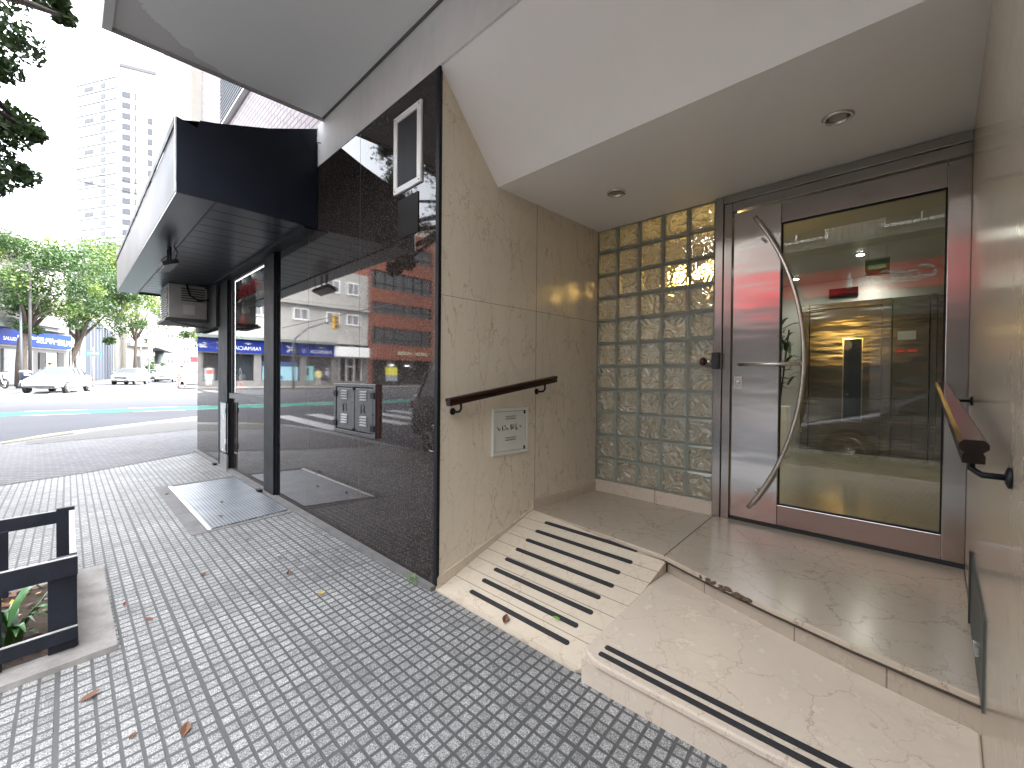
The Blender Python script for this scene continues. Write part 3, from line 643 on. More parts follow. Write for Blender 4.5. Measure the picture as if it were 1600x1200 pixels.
# handrails
hr = thing('handrail', 'short brown wooden handrail sloping up the left marble wall', 'handrail', (-2.1, 2.1, 1.1))
def rail(bm, a, b, prof):
    a, b = Vector(a), Vector(b); d = (b - a).normalized(); s = Vector((0, 0, 1)).cross(d).normalized(); u = d.cross(s)
    ra = [bm.verts.new(a + s * p + u * q) for p, q in prof]; rb_ = [bm.verts.new(b + s * p + u * q) for p, q in prof]
    n = len(prof)
    for k in range(n): bm.faces.new((ra[k], ra[(k + 1) % n], rb_[(k + 1) % n], rb_[k]))
    bm.faces.new(ra[::-1]); bm.faces.new(rb_); return bm
prof = [(-.02, -.022), (.02, -.022), (.02, -.006), (.016, 0), (.026, .008), (.026, .018), (.018, .026), (-.018, .026), (-.026, .018), (-.026, .008), (-.016, 0), (-.02, -.006)]
obj('rail', rail(BM(), (-2.105, 1.60, 1.155), (-2.105, 2.62, 1.302), prof), M['woodrail'], hr)
for y in (1.70, 2.50):
    z = 1.155 + (y - 1.6) * .144 - .022
    tube(bm := BM(), [(-2.105, y, z), (-2.105, y, z - .035), (-2.12, y, z - .052), (-2.14, y, z - .055), (WX + .005, y, z - .055)], .007, 8)
    lathe(bm, [(.022, 0), (.022, .006), (.012, .01)], (WX, y, z - .055), 'x', 16); obj('bracket', bm, M['blackmetal'], hr, smooth=True)
hr = thing('handrail', 'thick dark glossy wooden handrail on the right marble wall by the door', 'handrail', (0, 1.6, 1.1))
sc2 = [(p * .86, q * 1.05) for p, q in prof]
obj('rail', rail(BM(), (.054, 1.33, 1.154), (.008, 3.02, 1.28), sc2), M['railR'], hr)
for y in (1.37, 2.9):
    z = 1.154 + (y - 1.33) * .0746 - .022; xr_ = .054 - (y - 1.33) * .027
    tube(bm := BM(), [(xr_, y + .02, z), (xr_, y, z - .02), (xr_ + .015, y - .01, z - .03), (RX - .005, y - .01, z - .03)], .0065, 8)
    lathe(bm, [(.022, 0), (.022, -.006), (.012, -.01)], (RX, y - .01, z - .03), 'x', 16); obj('bracket', bm, M['blackmetal'], hr, smooth=True)

# meter hatch on marble wall
ht = thing('meter_hatch', 'small white metal hatch with black scribbled graffiti on the left marble wall', 'hatch', (WX, 2.22, .76))
y0, y1, z0, z1 = 2.04, 2.40, .765, 1.095
bm = BM(); box(bm, WX - .01, WX + .012, y0, y1, z0, z0 + .022); box(bm, WX - .01, WX + .012, y0, y1, z1 - .022, z1); box(bm, WX - .01, WX + .012, y0, y0 + .022, z0 + .022, z1 - .022); box(bm, WX - .01, WX + .012, y1 - .022, y1, z0 + .022, z1 - .022)
obj('frame', bm, M['whitemetal'], ht, bevel=.002)
dd = bx('door', M['whitemetal'], ht, WX + .001, WX + .009, y0 + .0255, y1 - .0255, z0 + .0255, z1 - .0255)
bx('gap', M['dark'], ht, WX - .005, WX + .0008, y0 + .02, y1 - .02, z0 + .02, z1 - .02)
for zz in (1.015, .865):
    bm = BM()
    for k in range(2): box(bm, WX + .009, WX + .014, 2.165, 2.265, zz + k * .018, zz + k * .018 + .005)
    obj('vent_slot', bm, simple('slot_shade', (.2, .2, .18), .6), dd)
gf = BM(); rnd = random.Random(3)
for k in range(9):
    yy = 2.10 + k * .026; pts = [(WX + .0105, yy + rnd.uniform(-.02, .02), .955 + rnd.uniform(-.022, .022)) for _ in range(6)]; tube(gf := BM(), pts, .0014, 4); obj('graffiti', gf, M['blackmetal'], dd)
for zz in (.80, 1.06): bx('hinge', M['blackmetal'], ht, WX + .009, WX + .015, y1 - .05, y1 - .038, zz - .012, zz + .012)

# galvanised meter box on granite
gx = thing('meter_box', 'galvanised steel meter box with louvred doors mounted on the black granite wall', 'meter box', (-3.25, GY, .86))
X0, X1, Z0, Z1 = -3.59, -2.895, .858, 1.253; Y0 = GY - .028
bm = BM(); box(bm, X0, X1, Y0, GY + .01, Z0, Z0 + .026); box(bm, X0, X1, Y0, GY + .01, Z1 - .026, Z1); box(bm, X0, X0 + .035, Y0, GY + .01, Z0 + .026, Z1 - .026); box(bm, X1 - .035, X1, Y0, GY + .01, Z0 + .026, Z1 - .026)
obj('frame', bm, M['galv'], gx, bevel=.003)
bx('gap', M['dark'], gx, X0 + .03, X1 - .03, GY - .012, GY + .01, Z0 + .02, Z1 - .02)
dgx = bx('door', M['galv'], gx, X0 + .045, X1 - .045, GY - .024, GY - .0125, Z0 + .034, Z1 - .034, bevel=.003)
obj('seam', box(BM(), -3.235, -3.228, GY - .027, GY - .024, Z0 + .04, Z1 - .04), M['galv'], dgx)
for cxx in (-3.40, -3.08):
    for zz in (.94, 1.13):
        bm = BM()
        for k in range(4):
            zz2 = zz + k * .02; v = [(cxx - .055, GY - .0245, zz2), (cxx + .055, GY - .0245, zz2), (cxx + .055, GY - .036, zz2 - .001), (cxx - .055, GY - .036, zz2 - .001)]
            poly(bm, v); poly(bm, [(cxx - .055, GY - .036, zz2 - .001), (cxx + .055, GY - .036, zz2 - .001), (cxx + .05, GY - .0245, zz2 + .011), (cxx - .05, GY - .0245, zz2 + .011)])
        obj('louvre', bm, simple('bright_louvre', (.40, .41, .42), .35, .5), dgx, recalc=False)
for cxx in (-3.39, -3.09):
    bm = BM()
    tube(bm, [(cxx - .03, GY - .026, 1.03), (cxx - .03, GY - .026, 1.09), (cxx, GY - .026, 1.1), (cxx + .03, GY - .026, 1.08), (cxx + .01, GY - .026, 1.06), (cxx + .035, GY - .026, 1.035)], .0026, 5); obj('embossed_mark', bm, M['galv'], dgx, smooth=True)
for xx in (X0 + .012, X1 - .05):
    for zz in (.93, 1.17): bx('hinge', M['blackmetal'], gx, xx - .012, xx + .04, Y0 - .008, Y0 + .004, zz - .022, zz + .022)
for zz in (.9, 1.215):
    lathe(bm := BM(), [(.012, 0), (.010, -.01), (.004, -.012)], (-3.235, GY - .025, zz), 'y', 12); obj('lock', bm, M['blackmetal'], gx, smooth=True)
bx('red_edge', M['redpaint'], gx, X1 + .001, X1 + .007, GY - .012, GY + .005, Z0, Z1 - .01)

# vent
vt = thing('wall_vent', 'white framed rectangular air vent with dark mesh, high on the black granite wall', 'vent', (-2.52, GY, 2.55))
a, b, c, d = -2.69, -2.362, 2.548, 3.068
bm = BM(); box(bm, a, b, GY - .014, GY + .01, c, c + .04); box(bm, a, b, GY - .014, GY + .01, d - .04, d); box(bm, a, a + .045, GY - .014, GY + .01, c + .04, d - .04); box(bm, b - .045, b, GY - .014, GY + .01, c + .04, d - .04)
obj('frame', bm, M['ventwhite'], vt, bevel=.003)
bx('opening', M['dark'], vt, a + .04, b - .04, GY - .004, GY + .005, c + .036, d - .036)
bm = BM()
for k in range(34): box(bm, a + .046, b - .046, GY - .009, GY - .0045, c + .045 + k * .0128, c + .0495 + k * .0128)
obj('mesh', bm, simple('dark_mesh', (.06, .06, .065), .5), vt)
for (xx, zz) in ((a + .02, c + .02), (b - .02, c + .02), (a + .02, d - .02), (b - .02, d - .02)): lathe(bm := BM(), [(.005, 0), (.004, -.003)], (xx, GY - .014, zz), 'y', 8); obj('screw', bm, M['galv'], vt)

# awning (box canopy)
AY = .562; AX0, AX1 = -9.5, -4.04
aw = thing('shop_canopy', 'black box canopy with grey metal fascia and slatted underside over the shop window', 'canopy', (-6.8, 1.0, 2.67))
bm = BM()
def yzx(bm, pts, x0, x1):
    a_ = [bm.verts.new((x0, y, z)) for y, z in pts]; b_ = [bm.verts.new((x1, y, z)) for y, z in pts]; n = len(pts)
    bm.faces.new(a_[::-1]); bm.faces.new(b_)
    for k in range(n): bm.faces.new((a_[k], a_[(k + 1) % n], b_[(k + 1) % n], b_[k]))
endp = [(AY, 2.655), (AY, 3.205), (.69, 3.17), (.705, 3.235), (1.0, 3.30), (GY - .006, 3.53), (GY - .006, 2.64), (.81, 2.655)]
yzx(bm, endp, AX1, AX1 + .02); obj('end_panel', bm, M['awnblack'], aw)
yzx(bm := BM(), endp, AX0 - .02, AX0); obj('end_panel', bm, M['awnblack'], aw)
bx('fascia', M['awngrey'], aw, AX0, AX1 - .001, AY, AY + .03, 2.672, 3.15)
obj('edge_trim', (lambda b: (box(b, AX0 - .02, AX1 - .002, AY - .012, AY - .001, 3.15, 3.21), b)[1])(BM()), M['blackmetal'], aw)
bx('corner_strip', simple('pale_corner_strip', (.7, .75, .78), .3, .5), aw, AX1 + .001, AX1 + .024, AY - .010, AY - .001, 2.66, 3.2)
bm = BM(); poly(bm, [(AX0, AY + .03, 3.2), (AX1, AY + .03, 3.2), (AX1, GY - .01, 3.5), (AX0, GY - .01, 3.5)]); obj('top_sheet', bm, M['awnblack'], aw)
soff = m_plaster('dark_grey_painted_soffit', (.022, .026, .036), .3, .3, .03)
bx('soffit_border', soff, aw, AX0, AX1 - .002, AY + .002, .805, 2.655, 2.671)
bm = BM(); k = 0; x = AX1 - .003
while x - .235 > AX0: box(bm, x - .232, x, .822, 1.47, 2.664, 2.676); x -= .2385
obj('soffit_slats', bm, soff, aw, bevel=.004)
bx('slat_backing', M['dark'], aw, AX0, AX1 - .004, .80, 1.55, 2.6765, 2.69)
bx('trim_strip', M['awngrey'], aw, AX0, AX1 - .003, .808, .820, 2.652, 2.668)
bx('rear_trim', M['blackmetal'], aw, AX0, AX1 - .003, 1.472, GY - .002, 2.63, 2.675)

# shop window
sw = thing('shop_window', 'shop window in black metal frame with a dark sill above a low granite panel', 'shop window', (-6.2, GY, 1.0))
poly(bm := BM(), [(-6.93, GY + .02, 1.075), (-5.46, GY + .02, 1.075), (-5.46, GY + .02, 2.62), (-6.93, GY + .02, 2.62)]); obj('glass', bm, M['shopglass'], sw, recalc=False)
bm = BM(); box(bm, -6.98, -5.45, GY - .02, GY + .05, 1.003, 1.072); obj('sill', bm, simple('dark_grey_sill', (.06, .06, .065), .4), sw)
bm = BM(); box(bm, -6.98, -5.45, GY - .005, GY + .05, 2.60, 2.66); box(bm, -6.98, -6.90, GY + .0, GY + .05, 1.073, 2.6); obj('frame', bm, M['blackmetal'], sw)
bm = BM(); box(bm, -6.89, -6.875, GY + .026, GY + .031, 1.08, 2.6); box(bm, -6.875, -5.46, GY + .026, GY + .031, 2.585, 2.60); obj('light_strip', bm, emit('lit_strip', (1, .95, .97), .3), sw)
for i, (px0, px1, lb) in enumerate([(-5.445, -5.06, 'thick black metal post at the near side of the shop window'), (-7.56, -7.0, 'black metal post at the far side of the shop window')]):
    p = thing('canopy_post', lb, 'post', ((px0 + px1) / 2, GY, 0), 'black posts beside the shop window')
    w_ = .10 if i == 0 else .11
    bx('post', M['blackmetal'], p, px0 + .03, px1 - .03, GY - .035, GY - .012, .0, 2.65)
    bx('jamb', M['blackmetal'], p, px0 + .0 if i == 0 else px0, px1, GY - .010, GY + .03, .02, 2.655)
    bx('foot_bracket', M['blackmetal'], p, px0 - .06, px0 + .02, GY - .09, GY - .037, .001, .03)
wd = thing('cupboard_door', 'narrow pale metal cupboard door with black hinges by the far shop post', 'door', (-7.2, GY, .25))
bx('panel', simple('pale_grey_metal', (.42, .42, .43), .25, .3), wd, -7.3, -6.97, GY - .055, GY - .037, .25, .93)
bm = BM(); tube(bm, [(-6.962, GY - .058, .24), (-6.962, GY - .058, .94), (-7.29, GY - .058, .94)], .006, 6); obj('edge_rod', bm, M['blackmetal'], wd)
for zz in (.33, .83): bx('hinge', M['blackmetal'], wd, -6.975, -6.945, GY - .068, GY - .056, zz - .035, zz + .035)
bx('cement_foot', M['cement'], wd, -7.3, -6.95, GY - .057, GY - .037, .0, .22)

# shop interior and goods
sh = thing('shop_interior', 'dark interior of the small shop behind the window', 'shop', (-6.2, 2.5, 0))
bm = BM(); box(bm, -7.5, -5.1, GY + .285, GY + .3, .9, 1.05); obj('counter', bm, M['dark'], sh)
bm = BM(); x0, x1, y0, y1, z0, z1 = -8.9, -4.6, GY + .31, 4.2, 0.01, 2.9
for q in ([(x0, y1, z0), (x1, y1, z0), (x1, y1, z1), (x0, y1, z1)], [(x0, y0, z0), (x0, y1, z0), (x0, y1, z1), (x0, y0, z1)], [(x1, y0, z0), (x1, y1, z0), (x1, y1, z1), (x1, y0, z1)], [(x0, y0, z0), (x1, y0, z0), (x1, y1, z0), (x0, y1, z0)], [(x0, y0, z1), (x1, y0, z1), (x1, y1, z1), (x0, y1, z1)]): poly(bm, q)
obj('room', bm, simple('shop_wall', (.05, .05, .05), .8), sh)
sf = thing('display_shelf', 'glass display shelf across the top of the shop window', 'shelf', (-6.6, 1.75, 2.3))
bx('shelf_board', simple('grey_shelf', (.2, .2, .2), .3, .4), sf, -7.9, -5.5, 1.64, 1.86, 2.305, 2.325)
bx('shelf_lip', M['galv'], sf, -7.9, -5.5, 1.63, 1.639, 2.30, 2.34)
redf = simple('red_fabric', (.75, .03, .04), .7); whf = simple('white_cloth', (.85, .83, .8), .8)
def doll(x, z, s, lb, up=True):
    d = thing('hanging_bag' if not up else 'ornament', lb, 'ornament' if up else 'bag', (x, 1.70, z), 'red and white goods in the shop window')
    bm = BM(); lathe(bm, [(.01, 0), (.075 * s, .02), (.085 * s, .08 * s), (.055 * s, .16 * s), (.03 * s, .19 * s)], (x, 1.70, z), 'z', 14); obj('body', bm, redf, d, smooth=True)
    bm = BM(); lathe(bm, [(.005, .17 * s), (.05 * s, .19 * s), (.058 * s, .24 * s), (.04 * s, .28 * s), (.004, .30 * s)], (x, 1.70, z), 'z', 14); obj('top', bm, whf, d, smooth=True)
    tube(bm := BM(), [(x - .06 * s, 1.68, z + .27 * s), (x - .05 * s, 1.675, z + .36 * s), (x, 1.67, z + .39 * s), (x + .05 * s, 1.675, z + .36 * s), (x + .06 * s, 1.68, z + .27 * s)], .008, 6); obj('loop', bm, whf, d, smooth=True)
    tube(bm := BM(), [(x - .07 * s, 1.67, z + .1 * s), (x - .12 * s, 1.66, z + .03 * s)], [.02 * s, .015 * s], 6); obj('arm', bm, redf, d, smooth=True); tube(bm := BM(), [(x + .07 * s, 1.67, z + .1 * s), (x + .12 * s, 1.66, z + .05 * s)], [.02 * s, .015 * s], 6); obj('arm', bm, redf, d, smooth=True)
for x, z, s, lb in [(-7.35, 2.33, .95, 'farthest red and white ornament on the shop window shelf'), (-7.05, 2.33, 1.0, 'second red and white ornament on the shop window shelf'), (-6.7, 2.33, 1.1, 'third red and white ornament on the shop window shelf'), (-6.25, 2.33, 1.15, 'large pale topped ornament on the shop shelf beside the near post')]: doll(x, z, s, lb)
for x, z, s, lb in [(-7.2, 2.0, .9, 'red bag hanging below the shop shelf at its far end'), (-6.75, 2.0, .85, 'red bag hanging below the middle of the shop shelf'), (-7.3, 1.10, .8, 'red bag standing on the shop sill at the far corner'), (-6.9, 1.10, .8, 'red bag standing on the shop sill in the middle')]: doll(x, z, s, lb, False)

# air conditioner
ac = thing('air_conditioner', 'old beige box air conditioner on a bracket under the far end of the canopy', 'air conditioner', (-8.3, 1.3, 2.12))
acm = simple('aged_beige_enamel', (.36, .35, .33), .5, var=.25, scale=5)
bx('casing', acm, ac, -8.7, -8.03, 1.03, 1.50, 2.16, 2.66, bevel=.01)
bm = BM()
for k in range(14): box(bm, -8.68, -8.05, 1.012, 1.03, 2.19 + k * .033, 2.205 + k * .033)
obj('front_grille', bm, simple('grey_grille', (.25, .25, .25), .5), ac)
bm = BM()
for k in range(6): box(bm, -8.031, -8.015, 1.18, 1.47, 2.42 + k * .035, 2.435 + k * .035)
obj('side_louvre', bm, simple('louvre_shadow', (.05, .05, .05), .6), ac)
bx('side_plate', simple('pale_plate', (.5, .49, .46), .5), ac, -8.03, -8.01, 1.2, 1.34, 2.22, 2.36)
tube(bm := BM(), [(-8.0, 1.24, 2.66), (-7.98, 1.28, 2.5), (-7.95, 1.38, 2.43), (-7.9, 1.5, 2.45)], .012, 8); obj('hose', bm, M['blackmetal'], ac, smooth=True)
bm = BM(); box(bm, -8.75, -7.95, .98, 1.56, 2.10, 2.13); box(bm, -8.72, -8.68, 1.0, 1.56, 2.131, 2.158); box(bm, -8.05, -8.0, 1.0, 1.56, 2.131, 2.158); tube(bm, [(-8.0, 1.05, 2.10), (-8.0, 1.55, 2.02)], .012, 6)
obj('bracket', bm, simple('rusty_dark_bracket', (.06, .055, .05), .7), ac)
bx('dark_panel', M['dark'], ac, -8.9, -7.46, 1.50, 1.565, 2.02, 2.66)

# floodlight under canopy
fl = thing('floodlight', 'small black floodlight hanging from the underside of the canopy', 'floodlight', (-5.9, .76, 2.4))
for x in (-5.95, -5.80): tube(bm := BM(), [(x, .76, 2.655), (x, .76, 2.50)], .012, 6); obj('arm', bm, M['blackmetal'], fl)
Mr = Matrix.Translation((-5.9, .74, 2.47)) @ Matrix.Rotation(.35, 4, 'X')
box(bm := BM(), -.26, .26, -.07, .07, -.02, .02, Mr); obj('housing', bm, M['blackmetal'], fl, bevel=.004)
box(bm := BM(), -.24, .24, -.06, .06, -.028, -.0205, Mr); obj('lens', bm, simple('lamp_lens', (.5, .5, .5), .2), fl)
tube(bm := BM(), [(-5.72, .78, 2.655), (-5.66, .80, 2.58), (-5.7, .79, 2.52), (-5.78, .78, 2.49)], .005, 6); tube(bm, [(-6.16, .74, 2.46), (-6.25, .72, 2.5), (-6.22, .74, 2.6), (-6.1, .8, 2.655)], .005, 6); obj('cable', bm, M['blackmetal'], fl)

# manhole
mh = thing('access_cover', 'silvery chequered steel access cover set in the sidewalk by the shop window', 'cover', (-5.4, 1.15, 0))
def shx(x, y): return (x - .12 * (y - .85), y)
q = [shx(-6.36, .85), shx(-4.39, .85), shx(-4.44, 1.50), shx(-6.36, 1.50)]
t = NT('chequer_plate'); P = t.pos(); x, y, z = t.sep(P)
ck = t.math('MULTIPLY', t.math('SINE', t.math('MULTIPLY', t.math('ADD', x, y), 110.0)), t.math('SINE', t.math('MULTIPLY', t.math('SUBTRACT', x, y), 110.0)))
ckm = t.n('ShaderNodeMapRange', {0: ck, 1: .1, 2: .4, 3: 0.0, 4: 1.0}).outputs[0]
t.pbr(base=t.mix(ckm, (.14, .15, .165, 1), (.36, .38, .41, 1)), metal=.5, rough=t.math('MULTIPLY_ADD', t.noise(P, 5, 4)[0], .3, .25), nrm=t.bump(ckm, .8, .004))
obj('plate', prism(BM(), q, .001, .010), t.m, mh)
q2 = [shx(-6.40, .82), shx(-4.36, .82), shx(-4.36, .848), shx(-6.40, .848)]
obj('rim', prism(BM(), q2, .001, .013), simple('bright_steel_rim', (.7, .7, .7), .3, .9), mh)
bm = BM(); prism(bm, [shx(-6.42, .70), shx(-4.33, .70), shx(-4.33, .818), shx(-6.42, .818)], .001, .005); prism(bm, [shx(-6.5, .70), shx(-6.425, .70), shx(-6.425, 1.51), shx(-6.5, 1.51)], .001, .005); prism(bm, [shx(-4.385, .82), shx(-4.33, .82), shx(-4.33, 1.51), shx(-4.385, 1.51)], .001, .005)
obj('cement_border', bm, M['cement'], mh)

# planter
pn = thing('tree_planter', 'low black timber guard fence around a soil bed at the sidewalk edge', 'planter', (-3.35, -.45, 0))
def pk(x, y): return (x - .13 * y, y)
def strip(bm, x0, x1, y0, y1, z0, z1): prism(bm, [pk(x0, y0), pk(x1, y0), pk(x1, y1), pk(x0, y1)], z0, z1)
bm = BM(); strip(bm, -3.99, -2.74, .035, .165, .0, .028); strip(bm, -2.885, -2.74, -1.0, .0345, .0, .026); strip(bm, -3.99, -3.88, -1.0, .0345, 0, .026)
obj('cement_kerb', bm, simple('worn_cement_kerb', (.24, .225, .21), .9, var=.6, scale=9, bump=1.0, bscale=45), pn)
bm = BM(); nx, ny = 30, 30; gv = []
for i in range(nx + 1):
    gv.append([])
    for j in range(ny + 1):
        x, y = -3.88 + .995 * i / nx, -1.0 + 1.035 * j / ny; x, y = pk(x, y); gv[-1].append(bm.verts.new((x, y, .012 + random.random() * .022)))
for i in range(nx):
    for j in range(ny): bm.faces.new((gv[i][j], gv[i + 1][j], gv[i + 1][j + 1], gv[i][j + 1]))
obj('soil', bm, M['soil'], pn)
HZ = .46
def board(name, x0, x1, y0, y1, z0, z1, worn=True):
    bm = BM(); strip(bm, x0, x1, y0, y1, z0, z1); o = obj(name, bm, M['fence'], pn, bevel=.003)
    if worn and z1 - z0 < .2:
        strip(b2 := BM(), x0 + .002, x1 - .002, y0 + .001, y1 - .001, z1 + .0003, z1 + .002); obj('worn_edge', b2, M['fenceworn'], o)
    return o
board('corner_post', -2.905, -2.865, -.065, .03, .03, HZ - .003, False); board('corner_post', -3.875, -3.845, -.05, .03, .02, HZ + .02, False)
board('post', -2.89, -2.862, -.33, -.20, .03, HZ - .005, False); board('post', -3.86, -3.83, -.36, -.24, .02, HZ - .06, False)
board('post', -2.89, -2.862, -.98, -.88, .03, HZ - .005, False); board('post', -3.86, -3.83, -.98, -.88, .02, HZ, False)
board('rail', -2.860, -2.838, -1.0, .032, HZ - .085, HZ); board('rail', -2.860, -2.838, -1.0, .032, .075, .135)
board('rail', -3.895, -3.877, -1.0, .03, HZ - .075, HZ)
board('rail', -3.842, -2.906, .004, .03, HZ - .07, HZ - .001); board('rail', -3.842, -2.906, .004, .03, .08, .13)
board('rail', -3.842, -2.906, -1.0, -.975, HZ - .07, HZ - .001)
# plants in the planter
leafg = simple('broad_green_leaf', (.05, .13, .04), .3, var=.4, scale=8)
leafg2 = simple('silvery_green_leaf', (.28, .36, .30), .3, var=.3, scale=8)
pp = thing('plant', 'small clump of strap leaved green plant growing inside the timber guard', 'plant', (-3.1, -.17, .02))
rnd = random.Random(11)
def blade(bm, base, az, ln, wd, lift):
    pts = []
    for k in range(6):
        u = k / 5; r_ = ln * u; z = lift * math.sin(u * 2.2) * ln; pts.append((base[0] + math.cos(az) * r_, base[1] + math.sin(az) * r_, base[2] + z, wd * math.sin(PI * (.12 + .86 * u))))
    s = Vector((-math.sin(az), math.cos(az), 0)); prev = None
    for (x, y, z, w_) in pts:
        c_ = [bm.verts.new(Vector((x, y, z)) + s * w_), bm.verts.new((x, y, z - w_ * .3)), bm.verts.new(Vector((x, y, z)) - s * w_)]
        if prev:
            bm.faces.new((prev[0], prev[1], c_[1], c_[0])); bm.faces.new((prev[1], prev[2], c_[2], c_[1]))
        prev = c_
bm = BM(); bm2 = BM()
for k in range(26): blade(bm if k % 5 else bm2, (-3.08 + rnd.uniform(-.05, .05), -.19 + rnd.uniform(-.05, .04), .02), rnd.uniform(0, 2 * PI), rnd.uniform(.10, .2), rnd.uniform(.012, .022), rnd.uniform(.8, 1.6))
obj('leaves', bm, leafg, pp, smooth=True, recalc=False); obj('pale_leaves', bm2, leafg2, pp, smooth=True, recalc=False)
# fallen leaves
def fallen(name, x, y, z, s, az, col, lb, curl=.35):
    bm = BM(); outl = [(0, -1), (.35, -.6), (.55, -.1), (.42, .4), (.15, .85), (0, 1.1), (-.2, .8), (-.45, .35), (-.5, -.15), (-.3, -.65)]
    c_ = bm.verts.new((0, 0, .002)); vs = [bm.verts.new((a_ * s, b_ * s, .003 + abs(a_) * s * curl * 1.5 + max(0, b_) * s * curl)) for a_, b_ in outl]
    for k in range(len(vs)): bm.faces.new((c_, vs[k], vs[(k + 1) % len(vs)]))
    for v in bm.verts:
        p = Matrix.Rotation(az, 3, 'Z') @ v.co; v.co = p + Vector((x, y, z))
    return obj(name, bm, col, recalc=False, label=lb, cat='leaf', group='fallen leaves on the paving')
brownl = simple('brown_dry_leaf', (.15, .065, .035), .7, var=.5, scale=40); yell = simple('yellow_leaf', (.45, .30, .04), .6, var=.4, scale=40); greenl = simple('fresh_green_leaf', (.12, .30, .03), .5, var=.3, scale=40); redl = simple('red_brown_leaf', (.16, .04, .025), .6, var=.4, scale=40); greyl = simple('dull_grey_leaf', (.14, .10, .07), .8, var=.4, scale=40)
LV = [(-1.62, 1.62, .022, .035, .6, brownl, 'curled orange brown leaf on the bottom edge of the ramp'), (-1.38, 1.745, .075, .022, 2.0, greenl, 'small fresh green leaf on the ramp beside a grip strip'),
      (-1.95, .30, .002, .03, 1.2, brownl, 'brown dry leaf on the tiles nearest the camera'), (-2.42, .06, .002, .034, .3, brownl, 'brown dry leaf on the tiles near the planter corner'), (-2.05, .16, .002, .015, .9, brownl, 'tiny orange leaf scrap on the near tiles'),
      (-2.62, 1.06, .002, .025, .2, yell, 'yellow speckled leaf on the tiles in front of the granite wall'), (-3.05, 1.02, .002, .024, 1.0, redl, 'reddish leaf on the tiles in front of the granite wall'), (-3.35, 1.06, .002, .022, 1.9, greyl, 'dull brown leaf on the tiles below the meter box'),
      (-3.42, .62, .002, .022, .3, brownl, 'faded pink brown leaf in the middle of the sidewalk'), (-2.98, .30, .002, .022, 2.4, redl, 'dark red leaf beside the planter kerb'), (-3.2, .22, .03, .02, 1.4, redl, 'dark red leaf lying on the planter kerb'),
      (-6.0, .76, .006, .03, .5, greyl, 'grey brown leaf on the cement border of the steel cover'), (-5.2, 1.1, .011, .03, 1.5, greyl, 'grey brown leaf in the middle of the steel cover'), (-4.7, .98, .011, .028, 2.5, greyl, 'brown leaf on the near end of the steel cover'), (-3.9, 1.0, .002, .022, .5, greyl, 'brown leaf beside the near end of the steel cover')]
for x, y, z, s, az, c_, lb in LV: fallen('fallen_leaf', x, y, z, s, az, c_, lb)
bm = BM(); rnd = random.Random(21)
for k in range(160):
    x, y = pk(rnd.uniform(-3.85, -2.92), rnd.uniform(-.95, .0)); s = rnd.uniform(.015, .035); az = rnd.uniform(0, 6.3); z = .035 + rnd.random() * .012
    a_ = Vector((math.cos(az), math.sin(az), rnd.uniform(-.3, .3))) * s; b_ = Vector((-math.sin(az), math.cos(az), rnd.uniform(-.3, .3))) * s * .5; c_ = Vector((x, y, z))
    poly(bm, [c_ - a_, c_ - b_, c_ + a_, c_ + b_]).material_index = rnd.choice([0, 0, 1, 2])
obj('leaf_litter', bm, [brownl, greyl, yell], kind='stuff', recalc=False, label='dry leaf litter on the soil inside the timber guard', cat='leaf litter')
bm = BM()
for k in range(14): blade(bm, (-2.34 + rnd.uniform(-.03, .03), GY - .06 + rnd.uniform(-.015, .015), .01), rnd.uniform(0, 6.3), rnd.uniform(.02, .045), .003, 1.4)
obj('weed', bm, greenl, label='tiny green weed sprouting at the foot of the granite wall', cat='weed', recalc=False)

# ================================================================== LOBBY behind the door
LB = thing('lobby', 'lit entrance lobby with glossy floor seen through the glass door', 'lobby', (-1, 5.5, .3))
x0, x1, y0, y1, z0, z1 = -2.6, .30, BY + .102, 7.70, LZ, 2.75
lobw = m_plaster('lobby_wall_paint', (.40, .39, .365), .06, .5, .03)
obj('floor', prism(BM(), [(x0, y0), (x1, y0), (x1, y1 + .3), (x0, y1 + .3)], .28, LZ), m_marble('lobby_marble_floor', (.38, .36, .28), (.32, .30, .24), (.2, .16, .1), .08, vs=(2, 2, 2)), LB)
bm = BM()
for q in ([(x0, y0, z0), (x0, y1, z0), (x0, y1, z1), (x0, y0, z1)], [(x1, y0, z0), (x1, y1, z0), (x1, y1, z1), (x1, y0, z1)], [(x0, y1, z0), (x1, y1, z0), (x1, y1, z1), (x0, y1, z1)], [(x0, y0, z0), (WX, y0, z0), (WX, y0, z1), (x0, y0, z1)]): poly(bm, q)
obj('wall', bm, lobw, LB)
obj('ceiling', box(BM(), x0, x1, y0, y1, z1, z1 + .05), m_plaster('lobby_ceiling_paint', (.44, .45, .41), .04, .5, .02), LB)
bx('lintel', lobw, LB, WX, x1, BY + .101, BY + .2, 2.62, 2.75)
lampw = emit('lit_lobby_lamp', (1, .97, .9), 14)
